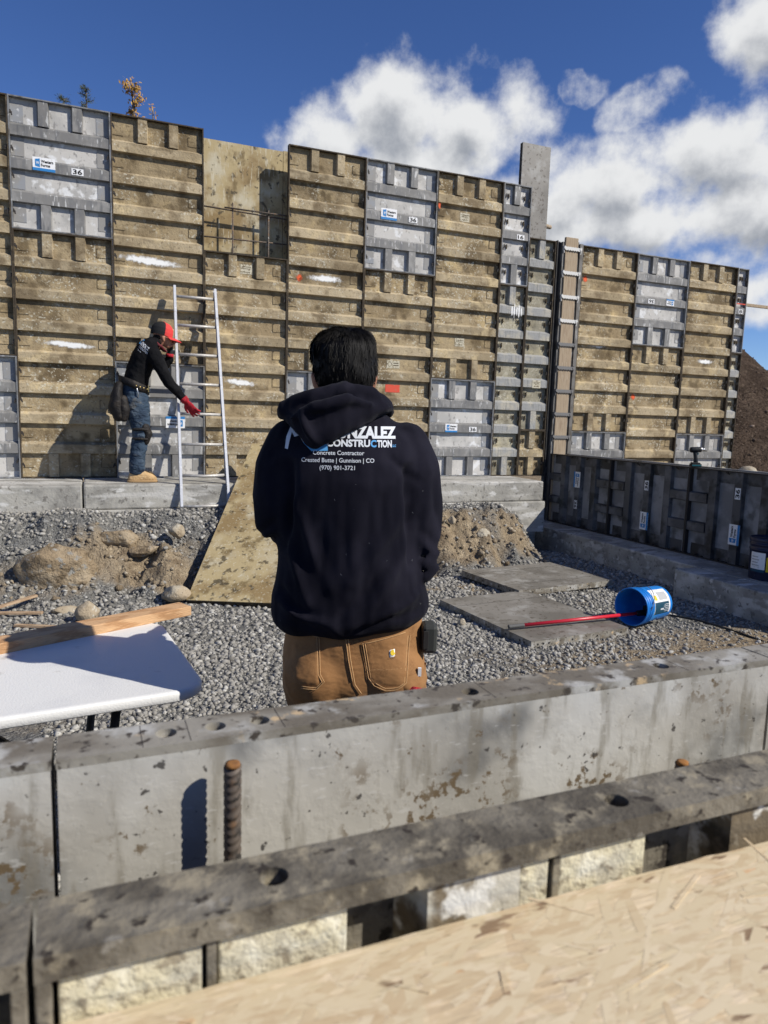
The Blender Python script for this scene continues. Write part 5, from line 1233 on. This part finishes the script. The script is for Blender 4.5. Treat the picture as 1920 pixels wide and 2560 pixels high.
MB().limb([(1.05, yN-.06, .53), (1.12, yN-.085, .535), (1.19, yN-.06, .53)], [.014, .015, .014], 8).build('knee_pad_strap', M['leather'], jeans, True)
MB().limb([(1.05, yN-.06, .44), (1.12, yN-.085, .44), (1.18, yN-.06, .435)], [.012, .013, .012], 8).build('knee_pad_strap', M['leather'], jeans, True)
boot(WX, 1.105, yN+.01, .001, -math.pi/2, M['tan_boot'], M['sole'], .97); boot(WX, 1.115, yF, .001, -math.pi/2+.1, M['tan_boot'], M['sole'], .97)
# shirt: bent torso and both sleeves
def shirtfold(p, nn): return .007*mnoise.noise(Vector((p.x*10, p.y*8, p.z*14)))+.004*mnoise.noise(Vector((p.x*22+p.z*12, p.y*12, p.z*20)))
mb = MB()
mb.limb([(1.075, yC, .93), (1.095, yC, 1.02), (1.125, yC, 1.12), (1.165, yC, 1.22), (1.205, yC, 1.31), (1.245, yC, 1.37), (1.29, yC, 1.40)], [(.122, .165), (.118, .165), (.120, .172), (.124, .185), (.112, .190), (.085, .150), (.060, .08)], 26)
mb.limb([(1.225, yN-.04, 1.31), (1.285, yN-.085, 1.20), (1.340, yN-.10, 1.09), (1.385, yN-.10, 1.00), (1.455, yN-.09, .93), (1.535, yN-.075, .845)], [(.078, .066), (.072, .062), (.062, .056), (.056, .052), (.050, .046), (.040, .036)], 16)
mb.limb([(1.235, yF+.03, 1.31), (1.33, yF+.02, 1.22), (1.40, yF+.0, 1.19), (1.425, yF-.02, 1.24), (1.425, yF-.04, 1.285)], [(.07, .06), (.058, .054), (.05, .048), (.044, .042), (.038, .036)], 16)
shirt = fuse(mb, 'shirt', M['shirt'], WX, .0105, 4, shirtfold)
sv = bvh_of(shirt)
# lettering on the back and shoulder, laid onto the cloth along its slope
def shirt_text(s, o, ux, uz, h, w, mat, bold=0.):
    b = fit_text(s, 0, w, 0, h, 0, bold); o, ux, uz = Vector(o), Vector(ux).normalized(), Vector(uz).normalized(); me = MB(); vs = []
    for p in b.v:
        q = o+ux*p[0]+uz*p[2]; hit = sv.ray_cast(q+Vector((-.5, -.55, .15)), Vector((.5, .55, -.15)).normalized())
        vs.append((hit[0]-Vector((.003, .0035, -.002))) if hit[0] is not None else q)
    me.add(vs, b.f); return me.build('lettering', M[mat], shirt)
shirt_text('GONZALEZ', (1.09, yN-.05, 1.375), (.75, -.25, -.55), (.5, .0, .8), .034, .155, 'print_white', .02)
shirt_text('CONSTRUCTION', (1.085, yN-.05, 1.34), (.75, -.25, -.55), (.5, .0, .8), .022, .145, 'print_white', .02)
shirt_text('Concrete', (1.075, yN-.05, 1.315), (.75, -.25, -.55), (.5, .0, .8), .012, .07, 'print_white', .0)
shirt_text('C', (1.065, yN-.02, 1.40), (.75, -.25, -.55), (.5, .0, .8), .055, .05, 'sky_blue', .03)
# head
mb = MB()
mb.ell((1.355, yC, 1.475), (.094, .073, .098)); mb.ell((1.385, yC, 1.425), (.062, .056, .062)); mb.ell((1.398, yC, 1.375), (.036, .038, .030))
mb.limb([(1.22, yC, 1.33), (1.28, yC, 1.38), (1.345, yC, 1.43)], [.060, .056, .056], 16)
mb.limb([(1.452, yC, 1.446), (1.470, yC, 1.408), (1.462, yC, 1.398)], [.008, .014, .013], 10)
mb.ell((1.443, yC, 1.380), (.012, .022, .006)); mb.ell((1.441, yC, 1.366), (.012, .020, .007)); mb.ell((1.43, yC-.028, 1.437), (.008, .014, .006)); mb.ell((1.43, yC+.028, 1.437), (.008, .014, .006))
for s in (-1, 1): mb.limb([(1.362, yC+s*.070, 1.405), (1.352, yC+s*.078, 1.425), (1.350, yC+s*.080, 1.447), (1.362, yC+s*.076, 1.455)], [(.011, .006), (.014, .007), (.015, .007), (.010, .006)], 10)
mb.limb([(1.095, yC, .95), (1.15, yC, 1.15), (1.22, yC, 1.33)], [(.09, .12), (.09, .13), (.07, .09)], 16)
wb = fuse(mb, 'body', M['skin'], WX, .0065, 3)
b = MB().ell((1.325, yC, 1.452), (.068, .068, .052)); fuse(b, 'hair', M['hair'], WX, .008, 2)
b = MB().limb([(1.262, yC-.07, 1.415), (1.315, yC-.082, 1.365), (1.37, yC-.055, 1.325), (1.385, yC, 1.318), (1.37, yC+.055, 1.325), (1.30, yC+.082, 1.37), (1.24, yC+.06, 1.42), (1.235, yC, 1.435), (1.262, yC-.07, 1.415)], [.015]*9, 10); fuse(b, 'neck_scarf', M['bandana'], WX, .008, 2, lambda p, n: .004*mnoise.noise(p*40))
# cap: black crown, red front panels and red bill
t_ = MB(); cc = Vector((1.345, yC, 1.492)); tl = -.20
def capring(h, a, bb): 
    R_ = []
    for k in range(28):
        q = 2*math.pi*k/28; x = a*math.cos(q); y = bb*math.sin(q); R_.append((cc.x+x*math.cos(tl)-h*math.sin(tl)*-1*-1, cc.y+y, cc.z+h*math.cos(tl)+x*math.sin(tl)))
    return R_
lay = [(-.022, .108, .083), (.01, .110, .086), (.05, .104, .083), (.08, .086, .070), (.102, .058, .048), (.112, .02, .018)]
RG = [capring(*l) for l in lay]
def part_cap(sel, name, mat):
    b = MB(); n = 28
    for k in range(len(RG)-1):
        for i in range(n):
            j = (i+1) % n; ang = 2*math.pi*(i+.5)/n; front = math.cos(ang) > .30
            if front == sel: b.add([RG[k][i], RG[k][j], RG[k+1][j], RG[k+1][i]], [(0, 1, 2, 3)])
    if not sel: b.add(RG[-1], [tuple(range(n))])
    return b
hat = thing('cap', 'red and black baseball cap on the worker\'s head', 'cap', (0, 0, 0))
part_cap(False, 'crown', 0).build('crown', M['cap_black'], hat, True); part_cap(True, 'front', 0).build('front_panel', M['cap_red'], hat, True)
vs = []; n = 14
for r_, dz in ((.0, 0.), (.035, -.002), (.065, -.010), (.088, -.020)):
    for k in range(n+1):
        q = R(-72+144*k/n); lx = .107*math.cos(q)+r_*(max(0, math.cos(q))**.6); ly = .083*math.sin(q)*(1+.08*r_/.088)
        h = -.020+dz-.28*abs(ly)**1.5; vs.append((cc.x+lx*math.cos(tl)-.02*0, cc.y+ly, cc.z+h+lx*math.sin(tl)))
b = MB(); N1 = n+1
top_ = vs; bot_ = [(x, y, z-.006) for x, y, z in vs]; o_ = len(vs); fs = []
for j in range(3):
    for i in range(n): fs += [(j*N1+i, j*N1+i+1, (j+1)*N1+i+1, (j+1)*N1+i), tuple(o_+a for a in ((j+1)*N1+i, (j+1)*N1+i+1, j*N1+i+1, j*N1+i))]
for i in range(n): fs.append((3*N1+i, 3*N1+i+1, o_+3*N1+i+1, o_+3*N1+i))
b.add(top_+bot_, fs); b.build('bill', M['cap_red'], hat, True)
MB().ell((cc.x+.022, cc.y, cc.z+.113), (.007, .007, .005), 10, 6).build('button', M['cap_red'], hat, True)
# gloves
b = MB(); hand(b, (1.552, yN-.075, .822), (.62, .02, -.78), (.45, .75, .25), .28, 1.12, side=-1, spread=.3); gl = fuse(b, 'glove', M['glove_red'], WX, .0055, 2)
b = MB().limb([(1.525, yN-.075, .856), (1.555, yN-.075, .818)], [.041, .040], 14, caps=False); b.build('cuff', M['glove_red'], gl, True)
b = MB(); hand(b, (1.425, yF-.045, 1.300), (.15, .1, .95), (.75, .35, -.05), .75, 1.12); gl = fuse(b, 'glove', M['glove_black'], WX, .0055, 2)
MB().limb([(1.423, yF-.04, 1.268), (1.427, yF-.045, 1.300)], [.040, .038], 14, caps=False).build('cuff', M['glove_red'], gl, True)
# tool belt: own thing
bt = thing('tool_belt', 'black leather tool belt with pouch on the worker\'s hips', 'tool belt', (0, 0, 0))
n = 32; bl = []
for (dz, k_) in ((-.038, 1.0), (-.036, 1.035), (.036, 1.035), (.038, 1.0)):
    bl.append([(1.073+.140*k_*math.cos(2*math.pi*i/n), yC+.184*k_*math.sin(2*math.pi*i/n), .965+dz-.055*math.cos(2*math.pi*i/n)) for i in range(n)])
MB().loft(bl, cap=False).build('belt', M['leather'], bt, True)
for i in range(5): MB().lathe([(.004, -.001), (.0075, .0), (.0075, .003), (.0035, .003)], 12, (1.05+.034*i, yC-.1875+.006*abs(i-1), .966-.010*i), (0, -1, 0)).build('eyelet', M['brass'], bt, True)
MB().box(1.196, 1.204, yN-.055, yN-.02, .90, .965).build('buckle', M['brass'], bt)
b = MB().limb([(.925, yN+.02, .95), (.905, yN+.0, .84), (.895, yN+.0, .74), (.925, yN+.01, .66)], [(.045, .085), (.06, .095), (.068, .10), (.06, .09)], 16); fuse(b, 'pouch', M['leather'], bt, .010, 2, lambda p, n: .010*mnoise.noise(p*14))
b = MB().limb([(.96, yN-.03, .82), (.975, yN-.035, .72), (.965, yN-.03, .64)], [(.05, .055), (.055, .06), (.045, .05)], 14); fuse(b, 'pouch', M['leather'], bt, .010, 2)
MB().limb([(1.09, yN-.085, .93), (1.10, yN-.09, .88), (1.10, yN-.085, .845)], [.006, .006, .004], 8).build('key_clip', M['chrome'], bt, True)
